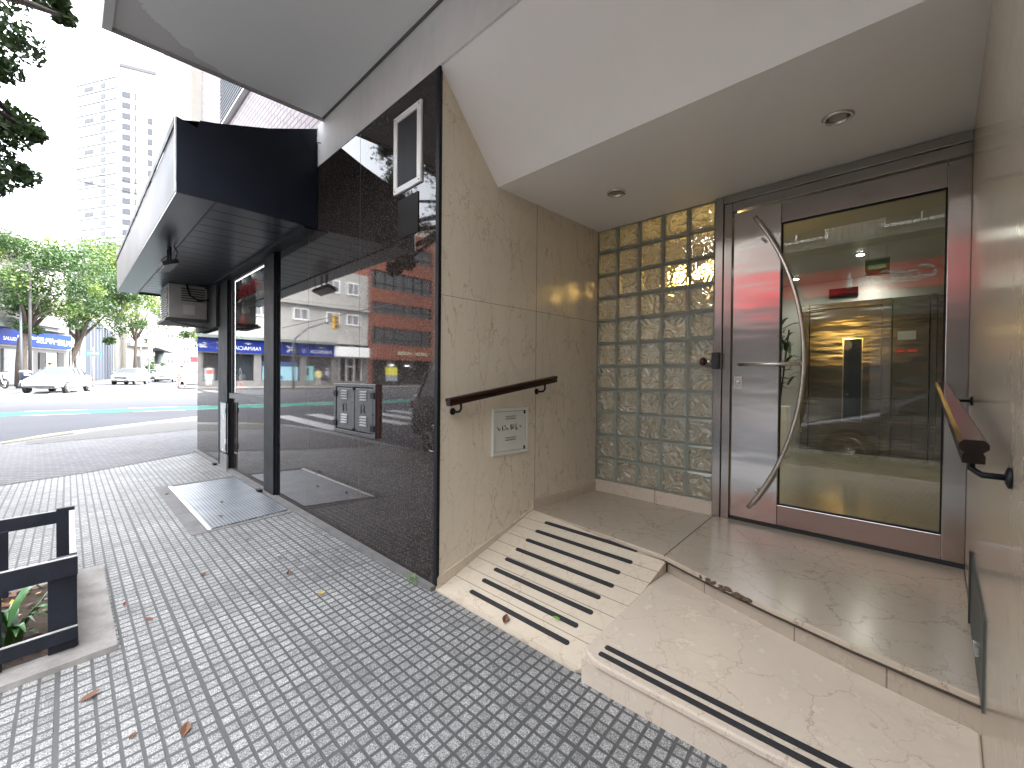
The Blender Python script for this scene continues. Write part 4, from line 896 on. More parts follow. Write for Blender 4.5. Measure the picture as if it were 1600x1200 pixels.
for i, (x, y) in enumerate([(-.66, 6.3), (-1.47, 7.2), (-.69, 7.45), (-1.75, 5.3), (-1.9, 6.4)]):
    d = thing('lobby_lamp', ['lit round ceiling lamp in the middle of the lobby', 'lit round lobby lamp on the left before the elevator', 'lit round lobby lamp just before the elevator door', 'lit round lobby lamp behind the glass blocks', 'lit round lobby lamp farthest left in the lobby'][i], 'lamp', (x, y, z1), 'lit ceiling lamps in the lobby')
    lathe(bm := BM(), [(.05, 0), (.05, -.008)], (x, y, z1), 'z', 20); obj('ring', bm, M['chrome'], d)
    lathe(bm := BM(), [(.035, -.0085), (.03, -.012)], (x, y, z1), 'z', 20); obj('bulb', bm, lampw, d)
    li = bpy.data.lights.new('lamp_light', 'SPOT'); li.energy = 1.5; li.color = (1, .98, .95); li.spot_size = 2.6; li.spot_blend = .8; li.shadow_soft_size = .04
    lo = bpy.data.objects.new('lamp_light', li); COL.objects.link(lo); lo.parent = d; lo.location = (0, 0, -.03)
# warm lamp behind the blocks
wl = thing('wall_lamp', 'warm yellow lamp glowing behind the upper glass blocks', 'lamp', (-1.45, 4.2, 2.1))
tube(bm := BM(), [(-1.72, 3.95, 2.20), (-1.22, 3.95, 2.24)], .032, 12); obj('lamp_shade', bm, emit('warm_lamp_glow', (1, .60, .16), 3.6), wl, smooth=True)
tube(bm := BM(), [(-1.5, 3.95, 2.25), (-1.5, 3.95, 2.75)], .006, 6); obj('cord', bm, M['blackmetal'], wl)
li = bpy.data.lights.new('warm_light', 'POINT'); li.energy = .08; li.color = (1, .68, .3); li.shadow_soft_size = .1
lo = bpy.data.objects.new('warm_light', li); COL.objects.link(lo); lo.parent = wl; lo.matrix_parent_inverse = Matrix.Translation(-wl.location); lo.location = (-1.35, 4.3, 2.05)
# elevator
EY = 7.70
est = m_steel('elevator_steel', (.32, .295, .27), .18, .25, .5)
ev = thing('elevator', 'stainless steel elevator front with a narrow dark window in its door', 'elevator', (-.96, EY, LZ))
bm = BM(); box(bm, -1.47, -1.37, EY - .10, EY - .002, LZ, 2.42); box(bm, -.555, -.455, EY - .10, EY - .002, LZ, 2.42); box(bm, -1.37, -.555, EY - .10, EY - .002, 2.34, 2.42); obj('frame', bm, est, ev, bevel=.004)
dv = bx('door', est, ev, -1.365, -.56, EY - .07, EY - .003, LZ + .01, 2.335)
bm = BM(); box(bm, -.975, -.96, EY - .085, EY - .0705, .75, 1.91); box(bm, -.765, -.75, EY - .085, EY - .0705, .75, 1.91); box(bm, -.96, -.765, EY - .085, EY - .0705, .75, .765); box(bm, -.96, -.765, EY - .085, EY - .0705, 1.895, 1.91); wf = obj('window_frame', bm, M['chrome'], dv)
bx('window_pane', M['carglass'], dv, -.96, -.765, EY - .078, EY - .0702, .765, 1.895)
bx('side_panel', est, ev, -.450, -.10, EY - .06, EY - .003, LZ + .01, 2.42)
cp = bx('call_plate', simple('grey_notice', (.35, .34, .30), .4), ev, -.40, -.22, EY - .068, EY - .0605, 1.86, 1.97)
emr = emit('red_display', (.7, .03, .02), .03)
for xx in (-.42, -.30): bx('display', emr, ev, xx, xx + .09, EY - .068, EY - .0605, 1.70, 1.73)
bx('floor_indicator', simple('dark_red_panel', (.003, .001, .001), .4, spec=.2), ev, -1.15, -.82, EY - .03, EY - .003, 2.50, 2.63)
e2 = thing('elevator', 'second elevator front half hidden at the right edge of the lobby', 'elevator', (.1, EY, LZ))
bx('frame', est, e2, -.085, -.03, EY - .10, EY - .003, LZ, 2.42); bx('door', est, e2, -.025, .29, EY - .07, EY - .003, LZ + .01, 2.40)
# exit sign
ex = thing('exit_sign', 'small green exit sign hanging from the lobby ceiling', 'sign', (-.48, 6.0, 2.43))
bx('panel', simple('clear_green_sign', (.03, .13, .06), .3), ex, -.585, -.385, 5.99, 6.0, 2.44, 2.60)
bx('edge', M['chrome'], ex, -.59, -.38, 5.985, 6.005, 2.601, 2.615)
text('lettering', 'SALIDA', .06, (-.485, 5.987, 2.52), SOUTHWALL, emit('green_letters', (.05, .5, .25), .05), ex, .001, sx=.75)
tube(bm := BM(), [(-.56, 5.995, 2.615), (-.56, 5.995, 2.75)], .003, 6); tube(bm, [(-.41, 5.995, 2.615), (-.41, 5.995, 2.75)], .003, 6); obj('rod', bm, M['chrome'], ex)
# potted plant
lp = thing('potted_plant', 'dark leaved plant in a tall white pot against the lobby wall', 'plant', (-1.5, 6.6, LZ))
bm = BM(); box(bm, -1.62, -1.40, 6.5, 6.72, LZ, .98); obj('pot', bm, M['ventwhite'], lp, bevel=.01)
bm = BM(); rnd = random.Random(4)
for k in range(6): tube(bm, [(-1.51, 6.6, .95), (-1.51 + rnd.uniform(-.1, .1), 6.6 + rnd.uniform(-.1, .1), 1.5 + rnd.random() * .6)], .01, 6)
obj('stem', bm, M['bark'], lp)
bm = BM()
for k in range(46): blade(bm, (-1.5 + rnd.uniform(-.1, .1), 6.6 + rnd.uniform(-.1, .1), rnd.uniform(1.2, 2.0)), rnd.uniform(0, 6.3), rnd.uniform(.15, .3), rnd.uniform(.02, .035), rnd.uniform(-.6, .9))
obj('foliage', bm, M['leafdark'], lp, recalc=False, smooth=True)

# ================================================================== TREES
def leaves_mesh(clusters, n_per, leaf, seed, mats=1, weights=None):
    r = np.random.default_rng(seed); V = []; 
    cs = np.array([c[:3] for c in clusters]); rs = np.array([c[3] for c in clusters])
    n = len(cs) * n_per; idx = np.repeat(np.arange(len(cs)), n_per)
    d = r.normal(size=(n, 3)); d /= np.linalg.norm(d, axis=1)[:, None]; rad = r.random(n) ** .45
    c = cs[idx] + d * (rs[idx] * rad)[:, None] * np.array([1, 1, .75])
    nn = r.normal(size=(n, 3)) + np.array([0, 0, .8]); nn /= np.linalg.norm(nn, axis=1)[:, None]
    a = np.cross(nn, r.normal(size=(n, 3))); a /= np.linalg.norm(a, axis=1)[:, None]; b = np.cross(nn, a)
    s = leaf * r.uniform(.6, 1.3, n)[:, None]
    p0 = c - a * s; p1 = c + b * s * .42 + nn * s * .08; p2 = c + a * s; p3 = c - b * s * .42 + nn * s * .08
    v = np.stack([p0, p1, p2, p3], 1).reshape(-1, 3); f = np.arange(n * 4).reshape(-1, 4)
    me = bpy.data.meshes.new('crown'); me.vertices.add(n * 4); me.vertices.foreach_set('co', v.astype('f').ravel())
    me.loops.add(n * 4); me.loops.foreach_set('vertex_index', f.ravel().astype('i')); me.polygons.add(n)
    me.polygons.foreach_set('loop_start', (np.arange(n) * 4).astype('i')); me.polygons.foreach_set('loop_total', np.full(n, 4, 'i'))
    if mats > 1:
        mi = r.choice(mats, size=len(cs), p=weights)[idx]; me.polygons.foreach_set('material_index', mi.astype('i'))
    me.update(); me.validate(); return me
def tree(name, label, loc, trunk, limbs, clusters, n_per, leaf, mats, seed, r0=.2, group=None, weights=None, z0=None):
    root = thing(name, label, 'tree', (0, 0, 0), group)
    n = len(trunk); tm = obj('trunk', tube(BM(), trunk, [r0 * (1 - .55 * i / (n - 1)) for i in range(n)], 12), M['bark'], root, smooth=True)
    for lb in limbs:
        m_ = len(lb); obj('limb', tube(BM(), lb, [r0 * .45 * (1 - .75 * i / (m_ - 1)) for i in range(m_)], 8), M['bark'], root, smooth=True)
    obj('crown', leaves_mesh(clusters, n_per, leaf, seed, len(mats), weights), mats, root)
    root.location = loc; return root
def crown(n, cx, cy, cz, rx, ry, rz, cr, seed, shape=1.0):
    r = random.Random(seed); out = []
    while len(out) < n:
        x, y, z = r.uniform(-1, 1), r.uniform(-1, 1), r.uniform(-1, 1); q = x * x + y * y + z * z
        if q < 1 and q > .18 * r.random(): out.append((cx + x * rx, cy + y * ry, cz + z * rz, cr * r.uniform(.55, 1.3)))
    return out
def limbset(base, targets, seed):
    r = random.Random(seed); L = []
    for tx, ty, tz, _ in targets:
        b = Vector(base); e = Vector((tx, ty, tz)); mid = b.lerp(e, .5) + Vector((r.uniform(-.3, .3), r.uniform(-.3, .3), .25)); L.append([b, mid, e])
    return L
# tree above the planter (only its crown is in the photo)
cl = crown(55, -5.6, -2.1, 5.1, 2.2, 1.5, 1.7, .42, 3)
cl = [c for c in cl if c[1] < -.62 - .02 * abs(c[0])]
cl += [(-6.15, -.55, 4.75, .30), (-6.0, -.38, 4.85, .24), (-6.3, -.62, 4.3, .30), (-5.9, -.30, 4.25, .2), (-6.05, -.42, 4.05, .16), (-6.2, -.5, 3.6, .27), (-6.05, -.34, 3.62, .17), (-5.95, -.22, 3.5, .10), (-6.2, -.52, 3.25, .24), (-6.2, -.48, 3.02, .14), (-5.8, -.12, 4.72, .17), (-5.72, -.02, 4.55, .09), (-6.2, -.6, 4.0, .2), (-5.55, -.3, 2.98, .15), (-6.4, -.55, 4.9, .35), (-6.5, -.7, 3.9, .3), (-6.1, -.5, 4.45, .22), (-5.6, -.06, 4.62, .1), (-5.9, -.36, 3.42, .16), (-6.3, -.62, 3.4, .25)]
lt = cl[::7] + cl[-16:-8]
tree('street_tree', 'dark leaved street tree with branches hanging over the top left', (0, 0, 0), [(-3.45, -.75, 0), (-3.5, -.8, 1.6), (-3.7, -1.1, 3.0), (-4.2, -1.5, 4.2)], limbset((-3.75, -1.15, 3.1), lt, 5), cl, 300, .036, [M['leafdark']], 8, .13)
# sprigs seen past the slab corner
bt = crown(6, -9.0, .9, 8.0, .8, .3, .5, .25, 6)
tree('street_tree', 'leafy green tree on the far left pavement nearest the motorcycle and blue shop sign', (-45.6, -2.25, T(-46)), [(0, 0, -.1), (.05, .0, 1.5), (.15, .05, 3.0), (-.1, .3, 4.4), (0, .4, 6.0)], limbset((0, .2, 3.6), crown(9, 0, 1.0, 6.5, 3, 2.6, 1.6, .3, 22), 9), crown(75, 0, 1.2, 7.9, 2.8, 3.7, 3.0, 1.1, 31) + [(.5, 2.6, 4.6, .7), (.4, -1.6, 4.2, .6), (.5, 0, 4.2, .5), (.3, .8, 3.9, .4)], 250, .11, [M['leafmid'], M['leafyel']], 41, .34, 'street trees on the far corner', [.8, .2])
tree('street_tree', 'leaning leafy tree behind the white sedan on the far corner', (-53.8, -.35, T(-54)), [(0, 0, -.1), (-.1, .35, 1.5), (-.2, .9, 3.2), (-.2, 1.4, 4.8), (-.3, 1.5, 6.5)], limbset((-.2, 1.0, 3.8), crown(9, 0, 1.8, 7, 3, 3, 2, .3, 23), 10), crown(85, 0, 2.3, 8.9, 3.2, 4.1, 3.9, 1.3, 32) + [(0, 3.9, 4.8, .9), (0, 5.0, 5.6, .8), (0, -1.6, 5.0, .9), (.2, 3.0, 3.9, .5)], 250, .13, [M['leafmid'], M['leafyel']], 42, .31, 'street trees on the far corner', [.55, .45])
tree('street_tree', 'sparse pale olive tree in front of the concrete overpass', (-77, 6.2, T(-77)), [(0, 0, -.1), (0, .2, 4), (0, .3, 8), (0, .4, 11)], limbset((0, .2, 5), crown(10, 0, .5, 9, 2.5, 3, 2.5, .3, 24), 11), crown(50, 0, 1.6, 9.8, 2.6, 5.4, 3.4, .9, 33), 150, .15, [M['leafpale'], M['leafyel']], 43, .2, 'street trees on the far corner', [.75, .25])
tree('street_tree', 'bright green tree above the parked white car on the right of the far street', (-71, 13.6, T(-71)), [(0, 0, -.1), (0, 0, 3), (0, 0, 6)], limbset((0, 0, 3.5), crown(7, 0, 0, 6.5, 2, 2, 1.5, .3, 25), 12), crown(45, 0, -.6, 7.2, 2.4, 3.0, 2.7, .9, 34), 200, .13, [M['leafyel'], M['leafmid']], 44, .2, 'street trees on the far corner', [.7, .3])
tree('street_tree', 'street tree across the road beyond the parked cars, seen only in reflections', (2.5, -10.9, 0), [(0, 0, -.1), (0, 0, 2.5), (.2, 0, 5)], limbset((0, 0, 3), crown(7, 0, 0, 7, 2.4, 1.4, 1.8, .3, 26), 13), crown(50, 1.4, .2, 7.9, 3.4, 1.6, 2.0, .9, 35), 150, .11, [M['leafmid'], M['leafdark']], 45, .2, None, [.7, .3])
sb = thing('shrub', 'small green shrub at the foot of the overpass behind the parked cars', 'shrub', (0, 0, 0))
obj('foliage', leaves_mesh(crown(14, 0, 0, 1.6, 1.2, 1.4, 1.3, .5, 36), 90, .12, 46), M['leafmid'], sb)
obj('stem', tube(BM(), [(0, 0, -.1), (0, .1, 1.2)], .06, 6), M['bark'], sb); sb.location = (-84, 9.0, T(-84))

# ================================================================== BUILDINGS
def wins(parent, axis, fixed, rects, out, frame=.08, fm=None, pm=None, sill=False):
    """window > pane, set proud of the wall; axis 'y' = wall in plane x=fixed (rects in y,z), axis 'x' = wall in plane y=fixed"""
    for (a, b, c, d) in rects:
        bm = BM(); th = .06 * out
        def q(b_, a0, a1, c0, c1, t0, t1):
            lo, hi = sorted((fixed + t0 * out, fixed + t1 * out))
            if axis == 'y': box(b_, lo, hi, a0, a1, c0, c1)
            else: box(b_, a0, a1, lo, hi, c0, c1)
        q(bm, a, b, c, c + frame, .001, .07); q(bm, a, b, d - frame, d, .001, .07); q(bm, a, a + frame, c + frame, d - frame, .001, .07); q(bm, b - frame, b, c + frame, d - frame, .001, .07)
        mid = (a + b) / 2; q(bm, mid - frame * .35, mid + frame * .35, c + frame, d - frame, .001, .06)
        wf_ = obj('window', bm, fm or M['whitesign'], parent)
        bm = BM(); q(bm, a + frame * .5, b - frame * .5, c + frame * .5, d - frame * .5, .0005, .03); obj('pane', bm, pm or M['winglass'], wf_)
FX = -44.0
ph = thing('pharmacy_building', 'white corner building with a long blue pharmacy sign across the avenue', 'building', (FX - 4, -11, 0))
zb = T(FX)
bm = BM(); prism(bm, [(FX, -19.5), (FX, -4.3), (FX - 2.2, -3.2), (FX - 7.6, 0.0), (FX - 16, 0.0), (FX - 16, -19.5)], 4.75, 12.2)
prism(bm, [(FX, -19.5), (FX, -4.3), (FX - 2.2, -3.2), (FX - 7.6, 0.0), (FX - 16, 0.0), (FX - 16, -19.5)], 3.3, 4.75 - .3); obj('wall', bm, M['bwhite'], ph)
bm = BM(); prism(bm, [(FX + .7, -15.8), (FX + .7, -4.0), (FX - 2.0, -2.5), (FX - 2.2, -3.2), (FX, -4.3), (FX, -15.8)], 4.55, 4.8); obj('cornice', bm, M['concrete'], ph)
bx('cornice', M['bwhite'], ph, FX, FX + .3, -19.5, -4.4, 8.3, 8.5)
bm = BM()
for y in (-19.3, -15.9, -12.9, -8.9, -4.5): box(bm, FX - .6, FX + .02, y - .25, y + .35, zb - .2, 3.3)
box(bm, FX - .5, FX - .01, -19.5, -4.3, zb - .2, .95); obj('ground_floor_pier', bm, M['bgrey'], ph)
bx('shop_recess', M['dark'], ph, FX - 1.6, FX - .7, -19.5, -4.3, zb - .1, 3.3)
bm = BM(); prism(bm, [(FX - .05, -4.35), (FX - 2.2, -3.25), (FX - 7.55, -.05), (FX - 8, -.5), (FX - 2.4, -3.8), (FX - .6, -4.6)], zb - .2, 3.3); obj('corner_shopfront', bm, simple('dark_shopfront', (.07, .068, .065), .6), ph)
# corner shopfront windows on the chamfer
def on_ch(u, off=0): # point along chamfer from (FX-2.2,-3.2) to (FX-7.6,0)
    a_, b_ = Vector((FX - 2.2, -3.2)), Vector((FX - 7.6, 0)); p = a_.lerp(b_, u); d_ = (b_ - a_).normalized(); n_ = Vector((-d_.y, d_.x)); n_ = n_ if n_.x > 0 else -n_
    return p + n_ * off
for (u0, u1, z0_, z1_, m_) in [(.02, .2, .6, 3.1, M['winpale']), (.25, .42, .6, 3.1, M['winpale']), (.52, .60, .5, 3.0, M['dark']), (.62, .80, .5, 3.0, M['winpale']), (.82, .92, .5, 3.1, M['dark'])]:
    a_, b_, c_, d_ = on_ch(u0, .06), on_ch(u1, .06), on_ch(u1, -.02), on_ch(u0, -.02)
    obj('shop_window', prism(BM(), [tuple(a_), tuple(b_), tuple(c_), tuple(d_)], z0_, z1_), m_, ph)
bm = BM(); a_, b_, c_, d_ = on_ch(.64, .08), on_ch(.72, .08), on_ch(.72, .065), on_ch(.64, .065); prism(bm, [tuple(a_), tuple(b_), tuple(c_), tuple(d_)], 1.3, 2.1); obj('orange_poster', bm, simple('orange_poster', (.7, .3, .12), .6), ph)
poster = simple('pale_blue_poster', (.30, .52, .62), .5, var=.1); poster2 = simple('dark_blue_poster', (.04, .10, .25), .5); 
for (y0_, y1_) in ((-15.6, -13.2), (-12.6, -9.2), (-8.6, -6.6), (-6.4, -4.7)):
    bx('shop_glass', M['winglass'], ph, FX - .35, FX - .33, y0_, y1_, .95, 3.2)
for (y0_, y1_, z0_, z1_, m_) in ((-12.4, -9.3, .98, 2.3, poster), (-12.4, -9.3, 2.35, 2.75, poster2), (-13.9, -12.9, .98, 2.4, simple('teal_poster', (.22, .50, .50), .5)), (-5.6, -4.9, 1.0, 2.0, poster)):
    o_ = bx('poster', m_, ph, FX - .32, FX - .30, y0_, y1_, z0_, z1_)
bx('poster_figure', simple('dark_figure', (.05, .05, .06), .6), ph, FX - .298, FX - .29, -13.5, -13.3, 1.5, 2.2)
lathe(bm := BM(), [(.2, 0), (.2, .01)], (FX - .299, -10.9, 1.25), 'x', 20); obj('poster_badge', bm, poster2, ph)
wins(ph, 'y', FX, [(-13.3, -11.9, 6.8, 7.95), (-16.4, -15.0, 6.75, 7.9), (-18.5, -17.1, 6.75, 7.9), (-9.9, -8.3, 6.8, 7.95), (-7.2, -5.6, 6.8, 7.95), (-13.3, -11.9, 9.9, 11.2), (-16.4, -15.0, 9.9, 11.2), (-18.5, -17.1, 9.9, 11.2), (-9.9, -8.3, 9.9, 11.2), (-7.2, -5.6, 9.9, 11.2)], 1, .12, pm=M['winpale'])
for u0, u1 in ((.1, .2), (.35, .45), (.6, .7)):
    for z_ in (5.9, 9.2):
        a_, b_, c_, d_ = on_ch(u0, .05), on_ch(u1, .05), on_ch(u1, -.02), on_ch(u0, -.02); obj('window', prism(BM(), [tuple(a_), tuple(b_), tuple(c_), tuple(d_)], z_, z_ + 1.6), M['bgrey'], ph)
a_, b_, c_, d_ = on_ch(0, .5), on_ch(.85, .5), on_ch(.85, .01), on_ch(0, .01); obj('balcony', prism(BM(), [tuple(a_), tuple(b_), tuple(c_), tuple(d_)], 5.0, 5.25), M['concrete'], ph)
# blue sign on both faces
sg = thing('pharmacy_sign', 'long blue pharmacy sign band with white lettering wrapping the far corner', 'sign', (FX, -9, 3.4))
bx('sign_face', M['bluesign'], sg, FX + .02, FX + .25, -15.7, -4.35, 3.42, 4.5)
bm = BM(); prism(bm, [(FX + .02, -4.349), (FX + .25, -4.349), tuple(on_ch(0, .25)), tuple(on_ch(1.0, .25)), tuple(on_ch(1.0, .03)), tuple(on_ch(0, .03))], 3.42, 4.5); obj('sign_face', bm, M['bluesign'], sg)
W_ = M['whitesign']; TX = FX + .27
def wt(s, size, y, z, sx=1.0, sh_=0.0): text('lettering', s, size, (TX, y, z), WESTWALL, W_, sg, .01, sh_, sx)
wt('FARMACIA', .46, -14.45, 3.78, .95); wt('FARMACIA', .46, -8.0, 3.78, .95); wt('S', .5, -12.75, 3.8); wt('Sel', .62, -9.95, 3.9, 1, .2); wt('Se', .62, -4.75, 3.9, 1, .2)
def cross_logo(y, z, s):
    bm = BM()
    for k in range(4):
        a_ = PI / 4 + k * PI / 2; d_ = Vector((0, math.cos(a_), math.sin(a_))); n_ = Vector((0, -d_.z, d_.y)); c_ = Vector((TX, y, z))
        poly(bm, [c_ + d_ * s * .15 - n_ * s * .08, c_ + d_ * s - n_ * s * .22, c_ + d_ * s * .8 + n_ * s * .12, c_ + d_ * s * .15 + n_ * s * .1])
    e_ = bmesh.ops.extrude_face_region(bm, geom=bm.faces[:])
    for v in e_['geom']:
        if isinstance(v, bmesh.types.BMVert): v.co.x += .012
    obj('logo', bm, W_, sg)
cross_logo(-11.6, 3.95, .45); cross_logo(-6.1, 3.95, .45)
for y in (-14.45, -8.0):
    bm = BM()
    for k in range(5): a_ = PI * (.15 + .7 * k / 4); tube(bm, [(TX, y, 4.15), (TX, y + .3 * math.cos(a_), 4.15 + .18 * math.sin(a_))], .02, 5)
    obj('emblem', bm, W_, sg)
chrot = (PI / 2, 0, math.atan2(3.2, -5.4) - 0 if False else math.atan2(3.2, -5.4))
def ct(s, size, u, z, sx=1.0):
    p = on_ch(u, .27); text('lettering', s, size, (p.x, p.y, z), chrot, W_, sg, .01, 0, sx)
ct('SELMA', .62, .90, 3.85, 1.0); ct('SELMA', .62, .56, 3.9, 1.0); ct('EXPRESS', .2, .74, 3.95); ct('PERFUMERIA', .3, .28, 4.0); ct('SALUD', .36, .05, 3.8)
bx('lower_awning', M['whitesign'], ph, FX + .01, FX + .6, -19.4, -15.75, 3.45, 4.45)
bm = BM(); 
for y in (-18.8, -18.0, -17.2, -16.4): box(bm, FX - .2, FX - .1, y - .04, y + .04, zb, 3.4)
box(bm, FX - .2, FX - .1, -18.0, -17.2, 2.4, 2.5); obj('door_frame', bm, M['whitesign'], ph)

ob = thing('brick_building', 'orange brick office building with dark ribbon windows, seen in the granite mirror', 'building', (FX - 4, -24, 0))
oy0, oy1 = -28.2, -19.55
bm = BM()
for (c_, d_) in ((3.35, 5.0), (6.9, 8.35), (9.65, 11.1), (13.1, 14.6), (16.5, 18)): box(bm, FX - 8, FX, oy0, oy1, c_, d_)
box(bm, FX - 8, FX, oy1 - .5, oy1, -.1, 3.35)
for z_ in (5.0, 8.35, 11.1, 14.6): dz_ = {5.0: 1.9, 8.35: 1.3, 11.1: 2.0, 14.6: 1.9}[z_]; box(bm, FX - 7.9, FX, oy1 - .35, oy1, z_, z_ + dz_); box(bm, FX - 7.9, FX, oy0, oy0 + .5, z_, z_ + dz_)
obj('wall', bm, M['orange'], ob)
for (c_, d_) in ((5.0, 6.9), (8.35, 9.65), (11.1, 13.1), (14.6, 16.5)):
    f_ = bx('window', M['winglass'], ob, FX - 1, FX - .25, oy0 + .5, oy1 - .36, c_ + .001, d_ - .001)
    bm = BM()
    for k in range(7): y = oy0 + .55 + k * 1.2; box(bm, FX - .249, FX - .15, y, y + .06, c_ + .002, d_ - .002)
    box(bm, FX - .248, FX - .16, oy0 + .55, oy1 - .4, c_ + .6, c_ + .65); obj('mullion', bm, M['blackmetal'], f_)
bx('ground_floor', M['dark'], ob, FX - 3, FX - 1.0, oy0, oy1 - .5, -.1, 3.34)
tt = [(-26.2, 'GREEN'), (-23.9, 'HOUSE')]
cream = simple('cream_letters', (.6, .55, .4), .5)
text('lettering', 'GREEN', .55, (FX + .02, -26.3, 4.1), WESTWALL, cream, ob, .04, 0, 1.0, .008); text('lettering', 'HOUSE', .55, (FX + .02, -24.0, 4.1), WESTWALL, cream, ob, .04, 0, 1.0, .008)
for y in (-20.2, -23.0, -25.0): bx('canopy_lamp', emit('small_white_lamp', (1, 1, 1), 3), ob, FX - .9, FX - .7, y, y + .35, 2.72, 2.8)
bb = thing('billboard', 'yellow and grey advertising panel on the far pavement before the brick building', 'billboard', (FX + 2, -20.8, .4))
bx('frame', M['blackmetal'], bb, FX + 2.0, FX + 2.12, -21.9, -20.3, .9, 2.55); bx('poster', simple('yellow_poster', (.75, .68, .08), .5), bb, FX + 2.121, FX + 2.13, -21.8, -20.4, 1.6, 2.45); bx('poster', simple('grey_poster', (.30, .33, .36), .5), bb, FX + 2.121, FX + 2.13, -21.8, -20.4, .98, 1.59)
bm = BM(); box(bm, FX + 2.02, FX + 2.1, -21.8, -21.7, .2, .9); box(bm, FX + 2.02, FX + 2.1, -20.5, -20.4, .2, .9); obj('leg', bm, M['blackmetal'], bb)
pb = thing('apartment_building', 'pale cream apartment building beyond the orange brick one', 'building', (FX - 4, -34, 0))
bx('wall', M['bcream'], pb, FX - 10, FX, -48, oy0 - .05, -.2, 20); wins(pb, 'y', FX, [(y, y + 1.6, z_, z_ + 1.4) for y in (-31.5, -35, -38.5, -42) for z_ in (5, 8, 11, 14)], 1, .1)

# opposite block, seen mirrored in the door
OY = -13.0
op = thing('shop_building', 'grey apartment block over shops across the road, seen in the door reflection', 'building', (4, OY - 4, 0))
bx('wall', M['bcream'], op, -13.5, 26, OY - 9, OY, 5.6, 8.8); bx('wall', M['bgrey'], op, -13.5, 26, OY - 9, OY - .01, 3.6, 5.6)
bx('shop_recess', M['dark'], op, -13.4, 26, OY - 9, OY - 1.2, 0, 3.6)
bm = BM()
for x in (-13.3, -9, -5.2, -1.5, 2.6, 6.5, 10.5, 15, 20): box(bm, x - .25, x + .25, OY - 1.1, OY - .02, 0, 3.6)
box(bm, -13.4, 26, OY - 1.1, OY - .9, 0, .7); obj('pier', bm, M['bgrey'], op)
wins(op, 'x', OY, [(x, x + 2.0, z_, z_ + 1.7) for x in (-12, -8.5, -5, -1.5, 2, 5.5, 9, 13) for z_ in (6.6,)], 1, .1)
bm = BM()
for z_ in (6.3,):
    box(bm, -5.6, 1.2, OY + .001, OY + .9, z_ - .22, z_ - .08)
obj('balcony', bm, M['concrete'], op)
bm = BM()
for z_ in (6.3,):
    for k in range(38): x = -5.55 + k * .18; box(bm, x, x + .03, OY + .85, OY + .88, z_ - .08, z_ + .9)
    box(bm, -5.6, 1.2, OY + .84, OY + .89, z_ + .9, z_ + .95)
obj('balcony_railing', bm, M['blackmetal'], op)
rs = thing('red_shop_sign', 'long red shop sign with white script lettering and a white bottle', 'sign', (-1.5, OY + .3, 4.4))
bx('sign_face', M['redsign'], rs, -6.2, 4.5, OY + .02, OY + .35, 4.42, 5.32)
TY = OY + .37
text('lettering', 'Coca', .62, (-.62, TY, 4.90), NORTHWALL, W_, rs, .008, .35, .9, .006); text('lettering', '-', .5, (-1.06, TY, 4.92), NORTHWALL, W_, rs, .008, .3, .9); text('lettering', 'Cola', .62, (-1.52, TY, 4.84), NORTHWALL, W_, rs, .008, .35, .9, .006)
bm = BM(); tube(bm, [(-.25, TY, 4.72), (-.6, TY, 4.62), (-1.1, TY, 4.66), (-1.5, TY, 4.6)], [.008, .022, .022, .006], 6); obj('swash', bm, W_, rs, smooth=True)
lathe(bm := BM(), [(.06, 0), (.085, .03), (.08, .14), (.065, .2), (.085, .3), (.07, .38), (.03, .48), (.03, .58), (.034, .6)], (-2.30, OY + .45, 4.56), 'z', 16); obj('bottle', bm, W_, rs, smooth=True)
for a_ in (0, 1): lathe(bm := BM(), [(.10, 0), (.10, .02)], (.12 + a_ * .2, TY, 4.76 + a_ * .25), 'y', 16); obj('emblem', bm, W_, rs)
bm = BM(); tube(bm, [(.02, TY, 5.1), (.34, TY, 4.66)], .03, 6); obj('emblem', bm, W_, rs)
for i, (x, z_) in enumerate([(3.2, .0), (-4.4, 0), (-8, 0)]):
    pass

# tower
tw = thing('high_rise', 'tall white residential tower far beyond the trees, behind the left branches', 'building', (-205, 12, 0))
c0, c1, c2, c3 = Vector((-214, 2.4)), Vector((-197.3, 11.6)), Vector((-196.5, 21.9)), Vector((-214, 16))
c2 = Vector((-193.8, 21.6))
obj('wall', prism(BM(), [tuple(c0), tuple(c1), tuple(c2), (-215, 24)], 0, 106), M['tower'], tw)
obj('roof_block', prism(BM(), [tuple(c0.lerp(c1, .3)), tuple(c1), tuple(c1.lerp(c2, .6)), (-210, 20)], 106, 109), M['tower'], tw)
wgrey = simple('tower_window_grey', (.022, .025, .032), .3); wpale = simple('tower_line_grey', (.045, .045, .05), .5); cyan = simple('tower_blue_strip', (.20, .30, .32), .3)
def facade(c_a, c_b, specs):
    d_ = (c_b - c_a); n_ = Vector((d_.y, -d_.x)).normalized(); n_ = n_ if n_.x > 0 else -n_
    for name, u0, u1, z0_, z1_, m_, off in specs:
        a_, b_ = c_a + d_ * u0, c_a + d_ * u1
        obj(name, prism(BM(), [tuple(a_), tuple(b_), tuple(b_ + n_ * off), tuple(a_ + n_ * off)], z0_, z1_), m_, tw)
sp = []
for k in range(26):
    z_ = 12 + k * 3.55
    sp.append(('floor_band', .0, 1.0, z_, z_ + .22, wpale, .12))
facade(c0, c1, sp)
facade(c0, c1, [('window', .62, .72, 13 + k * 3.55, 14.6 + k * 3.55, wgrey, .10) for k in range(25)] + [('window', .2, .42, 13 + k * 3.55, 14.4 + k * 3.55, wpale, .10) for k in range(0, 25, 3)])
